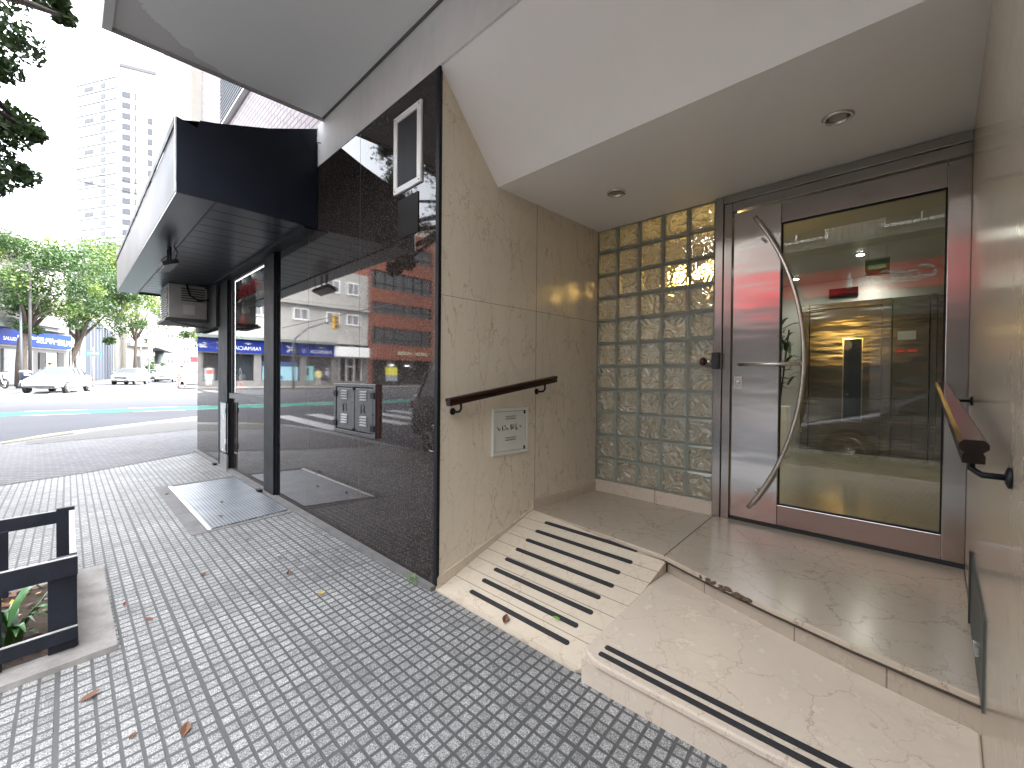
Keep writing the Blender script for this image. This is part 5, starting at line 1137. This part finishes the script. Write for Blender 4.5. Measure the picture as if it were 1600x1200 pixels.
facade(c1, c2, [('blue_strip', .01, .09, 5, 106, cyan, .5)] + [('window', .14, .34, 13 + k * 3.55, 14.9 + k * 3.55, wgrey, .2) for k in range(24)] + [('window', .44, .50, 13 + k * 3.55, 15 + k * 3.55, wpale, .2) for k in range(24)] + [('window', .78, .90, 20 + k * 3.55, 22 + k * 3.55, wgrey, .2) for k in range(20)] + [('parapet', .0, 1.0, 104.6, 105.6, wpale, .3)])

# white building with tall columns on the far left side of the street
cb = thing('columned_building', 'white building with tall grey columns and an arch beside the blue sign', 'building', (-70, -2, 0))
obj('wall', prism(BM(), [(-51.7, .0), (-57, .3), (-65, 1.2), (-95, 5.4), (-95, -8), (-51.7, -8)], 0, 9.5), M['bwhite'], cb)
for k in range(9):
    u = k / 8; x, y = -66 - 20 * u, 1.45 + 2.9 * u; obj('column', prism(BM(), [(x, y - .3), (x, y + .3), (x - .7, y + .4), (x - .7, y - .2)], .6, 7.6), simple('grey_blue_column', (.055, .065, .085), .5) if k == 0 else bpy.data.materials['grey_blue_column'], cb)
for (xa, ya, xb, yb, z0_, z1_) in ((-53, .14, -55, .26, .8, 3.4), (-58.2, .52, -60.2, .75, .8, 3.6), (-53, .14, -55, .26, 5.4, 7.2), (-61, .84, -63, 1.05, .8, 3.6)):
    obj('window', prism(BM(), [(xa, ya), (xb, yb), (xb, yb + .08), (xa, ya + .08)], z0_, z1_), M['winpale'], cb)
obj('arch', tube(BM(), [(-57, .55, 3.2), (-57, .55, 5.2), (-57.6, .6, 6.0), (-58.6, .7, 6.3), (-59.6, .8, 6.0), (-60.2, .9, 5.2), (-60.2, .9, 3.2)], .12, 6), M['winpale'], cb)
# house with balcony
hb_ = thing('balcony_house', 'pale old house with a rounded balcony before the overpass', 'house', (-96, 8, 1))
obj('wall', prism(BM(), [(-92, 6.6), (-96, 9.9), (-104, 11), (-104, 4)], .8, 12), M['bcream'], hb_)
obj('balcony', prism(BM(), [(-91, 7.0), (-92.5, 9.2), (-95.6, 10.4), (-96, 9.9), (-92, 6.6)], 6.0, 6.5), M['concrete'], hb_)
obj('door', prism(BM(), [(-93, 7.5), (-94.2, 8.5), (-94.15, 8.6), (-92.9, 7.6)], .9, 4.5), M['dark'], hb_)
obj('balcony_plants', leaves_mesh(crown(8, -93.5, 8.8, 7.6, .8, 1.4, 1.1, .5, 37), 60, .16, 47), M['leafdark'], hb_)
# overpass
ov = thing('overpass', 'grey concrete road overpass crossing behind the parked cars', 'bridge', (-125, 15, 0))
dA, dB = Vector((-104, 9.1)), Vector((-152, 21.2)); d_ = (dB - dA).normalized(); n_ = Vector((d_.y, -d_.x)); n_ = n_ if n_.y < 0 else -n_
def dk(u, off): p = dA.lerp(dB, u) + n_ * off; return tuple(p)
obj('deck', prism(BM(), [dk(-.02, 0), dk(1, 0), dk(1, 9), dk(-.02, 9)], 7.6, 8.8), M['concrete'], ov)
obj('parapet', prism(BM(), [dk(-.02, -.15), dk(1, -.15), dk(1, .1), dk(-.02, .1)], 8.81, 9.9), simple('dark_green_parapet', (.14, .17, .15), .6), ov)
obj('edge_beam', prism(BM(), [dk(-.02, -.3), dk(1, -.3), dk(1, -.001), dk(-.02, -.001)], 7.4, 8.2), M['bgrey'], ov)
for u in (.14, .45, .75): p = dA.lerp(dB, u) + n_ * 2; lathe(bm := BM(), [(.9, 0), (.9, 7.6)], (p.x, p.y, 0), 'z', 16); obj('pier', bm, M['concrete'], ov, smooth=True)
obj('retaining_wall', prism(BM(), [dk(.1, 4), dk(1.0, 4), dk(1.0, 4.4), dk(.1, 4.4)], 0, 6.6), M['bgrey'], ov)
lw = obj('low_wall', prism(BM(), [(-92, 9.6), (-104, 15.2), (-104.2, 14.9), (-92.1, 9.3)], .8, 3.2), M['bwhite'], label='long low white wall in front of the overpass', cat='wall')
# right side of far street
rbg = thing('white_shops', 'row of bleached white low buildings on the right side of the far street', 'building', (-100, 24, 1))
bm = BM(); prism(bm, [(-80, 17.3), (-112, 22.2), (-112, 30), (-80, 30)], .8, 5.6); prism(bm, [(-112, 22.2), (-150, 29), (-150, 40), (-112, 36)], .8, 9); obj('wall', bm, M['bwhite'], rbg)
for k in range(6): x = -82 - k * 5; y = 17.3 + (-80 - x) * .153; obj('window', prism(BM(), [(x, y - .03), (x - 1.8, y + .25), (x - 1.8, y + .15), (x, y - .12)], 1.6, 3.6), M['winglass'], rbg)
fbk = thing('distant_block', 'bleached white apartment block closing the end of the far street', 'building', (-220, 40, 1))
bx('wall', M['tower'], fbk, -240, -215, 25, 52, .5, 30); wins(fbk, 'y', -215, [(y, y + 2.4, z_, z_ + 2) for y in (27, 32, 37, 42, 47) for z_ in (6, 11, 16, 21, 26)], 1, .2, pm=wpale)
rsn = thing('red_sign', 'small red and white shop sign hanging over the right side of the far street', 'sign', (-88, 14.5, 4))
bx('panel', M['redsign'], rsn, -88, -87.8, 14.1, 15.7, 3.6, 5.0); bx('panel', W_, rsn, -87.79, -87.7, 14.2, 15.2, 4.5, 5.4); tube(bm := BM(), [(-87.9, 15.75, .9), (-87.9, 15.75, 6.2)], .07, 6); obj('pole', bm, M['bgrey'], rsn)

# ================================================================== STREET FURNITURE
def pole(name, lb, x, y, h, r_, mat, cat='pole', head=None):
    p = thing(name, lb, cat, (x, y, T(x)))
    tube(bm := BM(), [(x, y, T(x) - .05), (x, y, T(x) + h)], [r_, r_ * .7], 10); obj('pole', bm, mat, p, smooth=True)
    lathe(bm := BM(), [(r_ * 1.8, 0), (r_ * 1.8, .2), (r_ * 1.2, .3)], (x, y, T(x)), 'z', 12); obj('base', bm, mat, p, smooth=True)
    return p
gp = simple('grey_pole_paint', (.10, .11, .12), .6); lp_ = simple('pale_pole_paint', (.26, .27, .28), .5)
pole('utility_pole', 'tall dark utility pole in front of the pharmacy corner', -43.4, -1.75, 8.5, .10, simple('dark_pole', (.035, .034, .033), .8))
pole('utility_pole', 'slim blue grey pole right behind the nearest far tree trunk', -44.3, -2.2, 6.5, .08, gp)
ss = pole('street_name_sign', 'green street name sign on a slim pole by the far corner', -45.2, 1.35, 2.9, .045, lp_, 'street sign')
sgr = simple('green_sign', (.01, .30, .20), .4)
o_ = obj('sign_plate', prism(BM(), [(-45.2 + .05, 1.35 - .42), (-45.2 + .09, 1.35 - .42), (-45.2 + .09, 1.35 + .42), (-45.2 + .05, 1.35 + .42)], T(-45) + 2.3, T(-45) + 2.62), sgr, ss)
text('lettering', 'CALLE', .2, (-45.1, 1.35, T(-45) + 2.46), WESTWALL, W_, ss, .003) if False else None
bm = BM()
for k, (a_, b_) in enumerate(((-.3, -.12), (-.08, .1), (.14, .3))): box(bm, -45.108, -45.104, 1.35 + a_, 1.35 + b_, T(-45) + 2.42, T(-45) + 2.50)
obj('lettering', bm, W_, ss)
pole('street_pole', 'pale tall street pole before the balcony house', -60.5, 6.1, 8.0, .10, lp_)
pole('street_pole', 'pale pole beside the long low white wall', -80, 7.2, 7.0, .11, lp_)
sl = pole('street_lamp', 'tall pale street lamp with a short arm over the far street', -83, 12.0, 8.0, .10, lp_, 'street lamp')
tube(bm := BM(), [(-83, 12.0, T(-83) + 7.95), (-82.6, 11.2, T(-83) + 8.5), (-82.2, 10.2, T(-83) + 8.6)], .05, 6); obj('arm', bm, lp_, sl); box(bm := BM(), -82.5, -82.0, 9.4, 10.2, T(-83) + 8.5, T(-83) + 8.68); obj('lamp_head', bm, lp_, sl)
bn = thing('litter_bin', 'dark blue grey litter bin between the poles on the far pavement', 'bin', (-43.6, -2.0, T(-43.6)))
lathe(bm := BM(), [(.22, .1), (.27, .9), (.29, .92), (.29, 1.0)], (-43.0, -1.95, T(-43)), 'z', 16); obj('body', bm, simple('dark_blue_bin', (.04, .05, .08), .5), bn, smooth=True)
lathe(bm := BM(), [(.30, 1.0), (.26, 1.1), (.05, 1.14)], (-43.0, -1.95, T(-43)), 'z', 16); obj('lid', bm, simple('grey_lid', (.3, .3, .3), .5), bn, smooth=True)
# traffic light seen in the mirror
tl = thing('traffic_light', 'yellow traffic light on a curved mast arm, seen in the granite reflection', 'traffic light', (-37.2, -10.2, T(-37)))
tx, ty = -37.2, -9.6; tz = T(tx)
tube(bm := BM(), [(tx, ty, tz), (tx, ty, tz + 3.4), (tx + .1, ty - .1, tz + 4.0), (tx + 1.0, ty - .7, tz + 4.8), (tx + 2.4, ty - 1.5, tz + 5.2), (tx + 3.0, ty - 1.9, tz + 5.25)], [.09, .08, .07, .06, .05, .05], 8); obj('mast', bm, gp, tl, smooth=True)
yel = simple('yellow_signal_housing', (.75, .42, .03), .4)
box(bm := BM(), tx + 2.9, tx + 3.25, ty - 2.3, ty - 1.9, tz + 4.7, tz + 5.8); obj('signal_head', bm, yel, tl, bevel=.03)
for k in range(3): lathe(bm := BM(), [(.12, 0), (.12, .12)], (tx + 3.25, ty - 2.1, tz + 4.9 + k * .33), 'x', 12); obj('lens', bm, M['blackplastic'], tl)
for k, zz in enumerate((2.3, 2.62, 2.94)): box(bm := BM(), tx - .1, tx + .15, ty - .35, ty - .09, tz + zz, tz + zz + .28); obj('signal_box', bm, M['blackplastic'], tl)
# overhead wires
def wire(pts, lb, r_=.012):
    bm = BM(); P = [Vector(p) for p in pts]; out = []
    a_, b_ = P
    for k in range(17): u = k / 16; p = a_.lerp(b_, u); p.z -= 4 * .03 * (b_ - a_).length * .35 * u * (1 - u); out.append(p)
    tube(bm, out, r_, 5); obj('overhead_wire', bm, M['blackplastic'], label=lb, cat='wire', group='overhead wires across the avenue')
wire([(-24, -40, 10.0), (-24, 14, 9.6)], 'upper overhead wire crossing the sky before the tower', .014); wire([(-24, -40, 9.5), (-24, 14, 9.2)], 'lower overhead wire crossing the sky before the tower', .018); wire([(-30, -40, 7.6), (-36, 20, 7.3)], 'overhead wire passing in front of the far trees', .014)
wire([(-40, -40, 8.2), (-43.4, -1.75, 8.0)], 'wire running to the top of the dark utility pole', .014)

# ================================================================== CARS
def make_car(label, paint, L=4.5, W=1.78, H=1.47, kind='sedan', group='cars in the street', name='car'):
    """car built at the origin, nose towards +X, wheels on z=0"""
    root = thing(name, label, 'car', (0, 0, 0), group)
    h = L / 2; w = W / 2
    # stations: x, z of hood/belt, z of top, half width body, half width top
    if kind == 'sedan':
        st_ = [(h, .48, .50, .62), (h - .08, .62, .64, .80), (h - .35, .72, .74, .93), (h - 1.05, .86, .90, .97), (h - 1.25, .90, .97, .98), (h - 2.0, .93, H - .06, 1), (h - 2.5, .94, H, 1), (h - 3.15, .96, H - .05, 1), (h - 3.75, .98, 1.06, .98), (h - 4.2, .95, 1.0, .94), (-h + .06, .85, .88, .86), (-h, .6, .62, .8)]
        cabin = (4, 8)
    else:
        st_ = [(h, .50, .52, .66), (h - .07, .80, .82, .84), (h - .3, .92, .95, .95), (h - .95, 1.02, 1.06, .98), (h - 1.1, 1.03, 1.10, .99), (h - 1.75, 1.05, H - .07, 1), (h - 2.3, 1.06, H, 1), (h - 3.3, 1.08, H - .01, 1), (-h + .35, 1.08, H - .1, .98), (-h + .1, 1.05, 1.12, .95), (-h + .02, .9, .92, .9), (-h, .5, .52, .86)]
        cabin = (4, 9)
    secs = []
    for i, (x, zb_, zt, k) in enumerate(st_):
        inc = cabin[0] < i < cabin[1]
        wt_ = w * k * (.76 if inc else .86)
        low = .22 if abs(x) < h - .25 else .28
        secs.append([(w * k * .93, low), (w * k * .995, .42), (w * k, .62 if zb_ > .66 else zb_ * .92), (w * k * .965, zb_), (wt_, zt - (.03 if inc else .01)), (wt_ * .62, zt), (0, zt + (.015 if inc else .01))])
    def V(i, j, s): x = st_[i][0]; y, z = secs[i][j]; return (x, y * s, z)
    body, glass_s, glass_f, glass_r = BM(), BM(), BM(), BM()
    n = len(st_); m = 7
    for i in range(n - 1):
        for j in range(m - 1):
            for s in (1, -1):
                q = [V(i, j, s), V(i + 1, j, s), V(i + 1, j + 1, s), V(i, j + 1, s)]
                incab = cabin[0] <= i < cabin[1]
                if j == 3 and incab:
                    # window strip with pillars
                    a_, b_, c_, d_ = [Vector(p) for p in q]
                    poly(glass_s, q); 
                    continue
                if j >= 4 and i == cabin[0]: poly(glass_f, q); continue
                if j >= 4 and i == cabin[1] - 1: poly(glass_r, q); continue
                poly(body, q)
    for i in (0, n - 1): poly(body, [V(i, j, 1) for j in range(m)] + [V(i, j, -1) for j in range(m - 2, -1, -1)])
    for i in range(n - 1): poly(body, [V(i, 0, 1), V(i + 1, 0, 1), V(i + 1, 0, -1), V(i, 0, -1)])
    bmesh.ops.remove_doubles(body, verts=body.verts[:], dist=1e-4)
    ob_ = obj('body', body, paint, root, smooth=True)
    ob_.modifiers.new('subd', 'SUBSURF').levels = 1; ob_.modifiers['subd'].render_levels = 2
    for b_, nm in ((glass_s, 'side_window'), (glass_f, 'windscreen'), (glass_r, 'rear_window')):
        bmesh.ops.remove_doubles(b_, verts=b_.verts[:], dist=1e-4)
        for v in b_.verts: v.co.x *= 1.0; v.co.z += .004
        obj(nm, b_, M['carglass'], root)
    bm = BM()
    for s in (1, -1):
        for i in range(cabin[0] + 1, cabin[1]):
            a_, b_ = Vector(V(i, 3, s)), Vector(V(i, 4, s)); tube(bm, [a_ + Vector((0, .006 * s, 0)), b_ + Vector((0, .006 * s, 0))], .03, 6)
    obj('pillar', bm, paint if kind != 'sedan' else M['blackplastic'], root)
    # wheels
    wr = .31 if kind == 'sedan' else .34; wx = (h - .88, -h + .85)
    for x in wx:
        for s in (1, -1):
            lathe(bm := BM(), [(wr * .99, -.01), (wr + .055, 0), (wr + .05, .012 * s)], (x, w * .955 * s, wr), 'y', 24)
            obj('wheel_arch', bm, M['blackplastic'], root)
            lathe(bm := BM(), [(wr * .7, -.18), (wr * .97, -.17), (wr, -.1), (wr, -.02), (wr * .95, .02), (wr * .7, .025)] if s > 0 else [(wr * .7, .18), (wr * .97, .17), (wr, .1), (wr, .02), (wr * .95, -.02), (wr * .7, -.025)], (x, w * .97 * s, wr), 'y', 28)
            wh = obj('wheel', bm, M['rubber'], root, smooth=True)
            bm = BM(); lathe(bm, [(.001, .01 * s), (wr * .25, .03 * s), (wr * .3, .015 * s)], (x, w * .97 * s, wr), 'y', 16)
            for k in range(5):
                a_ = 2 * PI * k / 5; tube(bm, [(x, w * .97 * s + .02 * s, wr), (x + math.cos(a_) * wr * .66, w * .97 * s + .028 * s, wr + math.sin(a_) * wr * .66)], [.035, .028], 6)
            ring = [(x + math.cos(2 * PI * k / 20) * wr * .68, w * .97 * s + .022 * s, wr + math.sin(2 * PI * k / 20) * wr * .68) for k in range(21)]; tube(bm, ring, .016, 5)
            obj('rim', bm, M['chrome'], wh)
    # nose
    zl = .62 if kind == 'sedan' else .80
    for s in (1, -1):
        Mh = Matrix.Translation((h - .16, w * .68 * s, zl)) @ Matrix.Rotation(-.38 * s, 4, 'Z')
        box(bm := BM(), -.1, .07, -.17, .17, -.05, .06, Mh); obj('headlight', bm, M['headlamp'], root, bevel=.02)
        Mt = Matrix.Translation((-h + .06, w * .76 * s, zl + .12)); box(bm := BM(), -.08, .05, -.12, .12, -.08, .08, Mt); obj('tail_light', bm, simple('tail_red', (.4, .01, .01), .2) if 'tail_red' not in bpy.data.materials else bpy.data.materials['tail_red'], root, bevel=.02)
        tube(bm := BM(), [(h - 1.45, w * .98 * s, .96 if kind == 'sedan' else 1.08), (h - 1.42, (w + .12) * s, .99 if kind == 'sedan' else 1.12)], .03, 6); box(bm, h - 1.48, h - 1.40, min((w + .08) * s, (w + .24) * s), max((w + .08) * s, (w + .24) * s), .95 if kind == 'sedan' else 1.07, 1.08 if kind == 'sedan' else 1.22); obj('mirror', bm, paint, root, bevel=.01)
    bm = BM()
    if kind == 'sedan':
        box(bm, h - .06, h + .005, -.62, .62, .30, .40)
        poly(bm, [(h + .006, -.55, .58), (h + .012, 0, .50), (h + .006, .55, .58), (h + .006, .5, .54), (h + .015, 0, .44), (h + .006, -.5, .54)])
    else: box(bm, h - .05, h + .012, -.45, .45, .58, .72); box(bm, h - .06, h + .008, -.6, .6, .30, .40)
    obj('grille', bm, M['blackplastic'], root)
    box(bm := BM(), h + .004, h + .02, -.24, .24, .43, .54); obj('number_plate', bm, M['plate'], root)
    box(bm := BM(), -h - .012, -h + .0, -.24, .24, .62, .73); obj('number_plate', bm, M['plate'], root)
    for s in (1, -1):
        bm = BM()
        for x in (h - 1.62, h - 2.55, h - 3.4): tube(bm, [(x, w * 1.002 * s, .40), (x, w * 1.004 * s, .9)], .005, 4)
        for x in (h - 2.4, h - 3.3): box(bm, x - .1, x + .05, min(w * s, (w + .02) * s), max(w * s, (w + .02) * s), .80, .83)
        obj('door_trim', bm, M['blackplastic'], root)
    return root
pw = m_carpaint('white_car_paint', (.62, .62, .61)); ps = m_carpaint('silver_car_paint', (.45, .46, .47), .3, .6); pd = m_carpaint('dark_grey_car_paint', (.035, .036, .04), .25, .4); pk2 = m_carpaint('black_car_paint', (.012, .012, .014), .2)
GRP = 'cars in the far street'
def setcar(o, x, y, hd, z=None): place(o, (x, y, R_(x) + .006 if z is None else z), math.radians(hd))
setcar(make_car('white saloon car nearest on the avenue with a wide black lower grille', pw), -36.6, -.35, -19)
setcar(make_car('silver grey compact suv coming down the far street behind the saloon', ps, 4.25, 1.78, 1.65, 'suv'), -57.0, 4.35, -24)
wv = make_car('white car with a pale bonnet following behind the dark car', pw, 4.5, 1.8, 1.62, 'suv'); setcar(wv, -66.0, 8.2, -12)
dcar = make_car('dark car half hidden between the silver suv and the white car behind', pd); setcar(dcar, -70.5, 7.4, -14)
c_ = copy_tree(wv); c_['label'] = 'white car farthest along the street, behind the others'; setcar(c_, -82, 12.2, -10)
c_ = make_car('white hatchback parked at the right edge of the far street', pw, 4.0, 1.75, 1.5, 'sedan'); setcar(c_, -57.0, 9.25, 170)
# parked cars near the camera, seen in reflections
nc = make_car('dark suv parked at the kerb, mirrored in the granite beside the entrance', pd, 4.5, 1.85, 1.66, 'suv', 'cars parked at the near kerb'); setcar(nc, -5.05, -2.32, 0, R_(-5) + .006)
nc = make_car('silver saloon parked at the kerb behind the camera, mirrored in the glass door', ps, 4.5, 1.80, 1.48, 'sedan', 'cars parked at the near kerb'); setcar(nc, .35, -2.95, 180, R_(0) + .006)

# motorcycle
mc = thing('motorcycle', 'parked motorcycle with a big white delivery box at the left edge', 'motorcycle', (0, 0, 0))
for x in (.65, -.65):
    ring = [(x + math.cos(2 * PI * k / 20) * .27, 0, .31 + math.sin(2 * PI * k / 20) * .27) for k in range(21)]; wh = obj('wheel', tube(BM(), ring, .05, 8), M['rubber'], mc, smooth=True)
    bm = BM()
    for k in range(6): a_ = PI * k / 6 * 2; tube(bm, [(x, 0, .31), (x + math.cos(a_) * .24, 0, .31 + math.sin(a_) * .24)], .012, 4)
    obj('spoke', bm, M['chrome'], wh)
bm = BM(); tube(bm, [(-.65, .08, .31), (-.1, .08, .42), (.2, .05, .75), (.42, 0, .9)], .025, 6); tube(bm, [(-.65, -.08, .31), (-.1, -.08, .42), (.2, -.05, .75)], .025, 6); tube(bm, [(-.1, 0, .42), (-.35, 0, .75), (-.75, 0, .8)], .025, 6); obj('frame', bm, M['blackmetal'], mc)
bm = BM(); tube(bm, [(.65, .07, .31), (.42, .07, .95)], .022, 6); tube(bm, [(.65, -.07, .31), (.42, -.07, .95)], .022, 6); obj('fork', bm, M['chrome'], mc)
bm = BM(); tube(bm, [(.32, .36, 1.05), (.42, .15, 1.02), (.42, -.15, 1.02), (.32, -.36, 1.05)], .016, 6); obj('handlebar', bm, M['blackmetal'], mc)
lathe(bm := BM(), [(.03, -.3), (.13, -.2), (.16, 0), (.12, .18), (.03, .24)], (.12, 0, .82), 'x', 12); obj('fuel_tank', bm, pd, mc, smooth=True)
box(bm := BM(), -.6, -.08, -.12, .12, .76, .84); obj('seat', bm, M['blackplastic'], mc, bevel=.03)
box(bm := BM(), -.16, .16, -.12, .12, .28, .58); obj('engine', bm, M['galv'], mc, bevel=.03)
lathe(bm := BM(), [(.03, -.06), (.09, 0), (.09, .05)], (.5, 0, .9), 'x', 12); obj('headlight', bm, M['headlamp'], mc, smooth=True)
place(mc, (-41.0, -3.05, T(-41)), math.radians(35))
dbx = thing('delivery_box', 'big white delivery box on the back of the parked motorcycle', 'box', (-41.6, -3.5, T(-41) + .86))
box(bm := BM(), -.28, .28, -.28, .28, 0, .5); o_ = obj('box', bm, M['whitesign'], dbx, bevel=.03, keep=True); o_.matrix_parent_inverse = Matrix.Identity(4)
box(bm := BM(), -.29, .29, -.29, .29, .5, .55); o_ = obj('lid', bm, M['whitemetal'], dbx, bevel=.01, keep=True); o_.matrix_parent_inverse = Matrix.Identity(4)
dbx.rotation_euler = (0, 0, .6)

# ================================================================== PEOPLE
def person(label, x, y, z, hd, shirt, trous, H=1.7, pose='walk', shorts=False, hairc=None, sleeves=True):
    root = thing('person', label, 'person', (0, 0, 0)); k = H / 1.7
    st_ = .28 if pose == 'walk' else .06
    J = {'pel': (0, 0, .95), 'wai': (0, 0, 1.08), 'che': (.02, 0, 1.28), 'nk0': (.02, 0, 1.43), 'nk': (.03, 0, 1.49), 'hd': (.04, 0, 1.585), 'ht': (.04, 0, 1.65),
         'sL': (.01, .17, 1.40), 'eL': (-.06 if pose == 'walk' else .02, .235, 1.13), 'wL': (.08, .24, .90), 'hL': (.11, .235, .82), 'sR': (.01, -.17, 1.40), 'eR': (.03, -.235, 1.13), 'wR': (.14 if pose == 'walk' else .05, -.24, .92), 'hR': (.17, -.235, .84),
         'pL': (0, .09, .90), 'kL': (st_ * .65, .10, .50), 'aL': (st_, .10, .09), 'tL': (st_ + .17, .11, .035), 'pR': (0, -.09, .90), 'kR': (-st_ * .3, -.10, .49), 'aR': (-st_, -.10, .12), 'tR': (-st_ + .15, -.11, .035)}
    R = {'pel': .14, 'wai': .125, 'che': .145, 'nk0': .09, 'nk': .055, 'hd': .098, 'ht': .085, 's': .065, 'e': .045, 'w': .032, 'h': .038, 'p': .10, 'k': .062, 'a': .042, 't': .035}
    E = [('pel', 'wai'), ('wai', 'che'), ('che', 'nk0'), ('nk0', 'nk'), ('nk', 'hd'), ('hd', 'ht')] + [e for s in 'LR' for e in (('nk0', 's' + s), ('s' + s, 'e' + s), ('e' + s, 'w' + s), ('w' + s, 'h' + s), ('pel', 'p' + s), ('p' + s, 'k' + s), ('k' + s, 'a' + s), ('a' + s, 't' + s))]
    def skin(name, names, edges, mat, grow=0.0, rootj=None, parent=root):
        idx = {n: i for i, n in enumerate(names)}; me = bpy.data.meshes.new(name)
        me.from_pydata([tuple(c * k for c in J[n]) for n in names], [(idx[a_], idx[b_]) for a_, b_ in edges], [])
        o = obj(name, me, mat, parent); sm = o.modifiers.new('skin', 'SKIN'); sm.use_smooth_shade = True
        for n in names:
            r_ = (R.get(n) or R[n[0]]) * k + grow; sv = me.skin_vertices[0].data[idx[n]]
            ry = r_ * (1.18 if n in ('che', 'pel', 'wai') else 1); sv.radius = (r_ * (.85 if n in ('che', 'pel', 'wai') else 1), ry); sv.use_root = (n == (rootj or names[0]))
        ss_ = o.modifiers.new('sub', 'SUBSURF'); ss_.levels = 1; ss_.render_levels = 2; return o
    skin('body', list(J), E, M['skin'])
    sh_n = ['pel', 'wai', 'che', 'nk0', 'sL', 'sR'] + (['eL', 'eR', 'wL', 'wR'] if sleeves else []) 
    if not sleeves: J['mL'] = tuple((a_ + b_) / 2 for a_, b_ in zip(J['sL'], J['eL'])); J['mR'] = tuple((a_ + b_) / 2 for a_, b_ in zip(J['sR'], J['eR'])); R['m'] = .052; sh_n += ['mL', 'mR']
    se = [('pel', 'wai'), ('wai', 'che'), ('che', 'nk0'), ('nk0', 'sL'), ('nk0', 'sR')] + ([('sL', 'eL'), ('eL', 'wL'), ('sR', 'eR'), ('eR', 'wR')] if sleeves else [('sL', 'mL'), ('sR', 'mR')])
    skin('shirt', sh_n, se, shirt, .016)
    if shorts: tn, te = ['pel', 'pL', 'kL', 'pR', 'kR'], [('pel', 'pL'), ('pL', 'kL'), ('pel', 'pR'), ('pR', 'kR')]
    else: tn, te = ['pel', 'pL', 'kL', 'aL', 'pR', 'kR', 'aR'], [('pel', 'pL'), ('pL', 'kL'), ('kL', 'aL'), ('pel', 'pR'), ('pR', 'kR'), ('kR', 'aR')]
    skin('trousers' if not shorts else 'shorts', tn, te, trous, .02)
    for s in 'LR':
        a_, b_ = Vector(J['a' + s]) * k, Vector(J['t' + s]) * k; obj('shoe', tube(BM(), [a_ + Vector((-.05, 0, -.04)), a_ + Vector((.02, 0, -.04)), b_], [.045, .052, .035], 8), M['shoe'], root, smooth=True)
    bm = BM(); bmesh.ops.create_uvsphere(bm, u_segments=12, v_segments=8, radius=.112 * k, matrix=Matrix.Translation((.025 * k, 0, 1.635 * k)) @ Matrix.Diagonal((.95, .92, .85, 1))); obj('hair', bm, hairc or M['hair'], root, smooth=True)
    place(root, (x, y, z), math.radians(hd)); return root
person('person in light blue shirt and dark trousers walking past the pharmacy', -41.3, -14.0, T(-41), -70, simple('light_blue_shirt', (.38, .42, .62), .8), simple('dark_trousers', (.05, .05, .06), .8), 1.72, hairc=simple('grey_hair', (.35, .33, .31), .8))
person('person in a yellow vest standing at the pharmacy door', -42.8, -13.8, T(-42), 20, simple('yellow_vest', (.55, .52, .15), .8), simple('beige_trousers', (.4, .38, .32), .8), 1.68, 'stand')
person('person in a pink top and shorts crossing at the right of the far street', -41.2, 6.1, T(-41), 200, simple('white_pink_top', (.72, .55, .52), .8), simple('pink_shorts', (.60, .30, .28), .8), 1.66, shorts=True, sleeves=False)
person('person with dark hair behind the white saloon on the far pavement', -46.0, -.9, T(-46), 120, simple('tan_top', (.36, .28, .22), .8), simple('dark_jeans', (.05, .06, .09), .8), 1.7, 'stand', sleeves=False)
person('person in a red top standing by the pharmacy wall, seen in the far granite panel', -42.2, -4.9, T(-42), 30, simple('red_top', (.55, .08, .07), .8), simple('white_trousers', (.6, .6, .62), .8), 1.7, 'stand', sleeves=False)
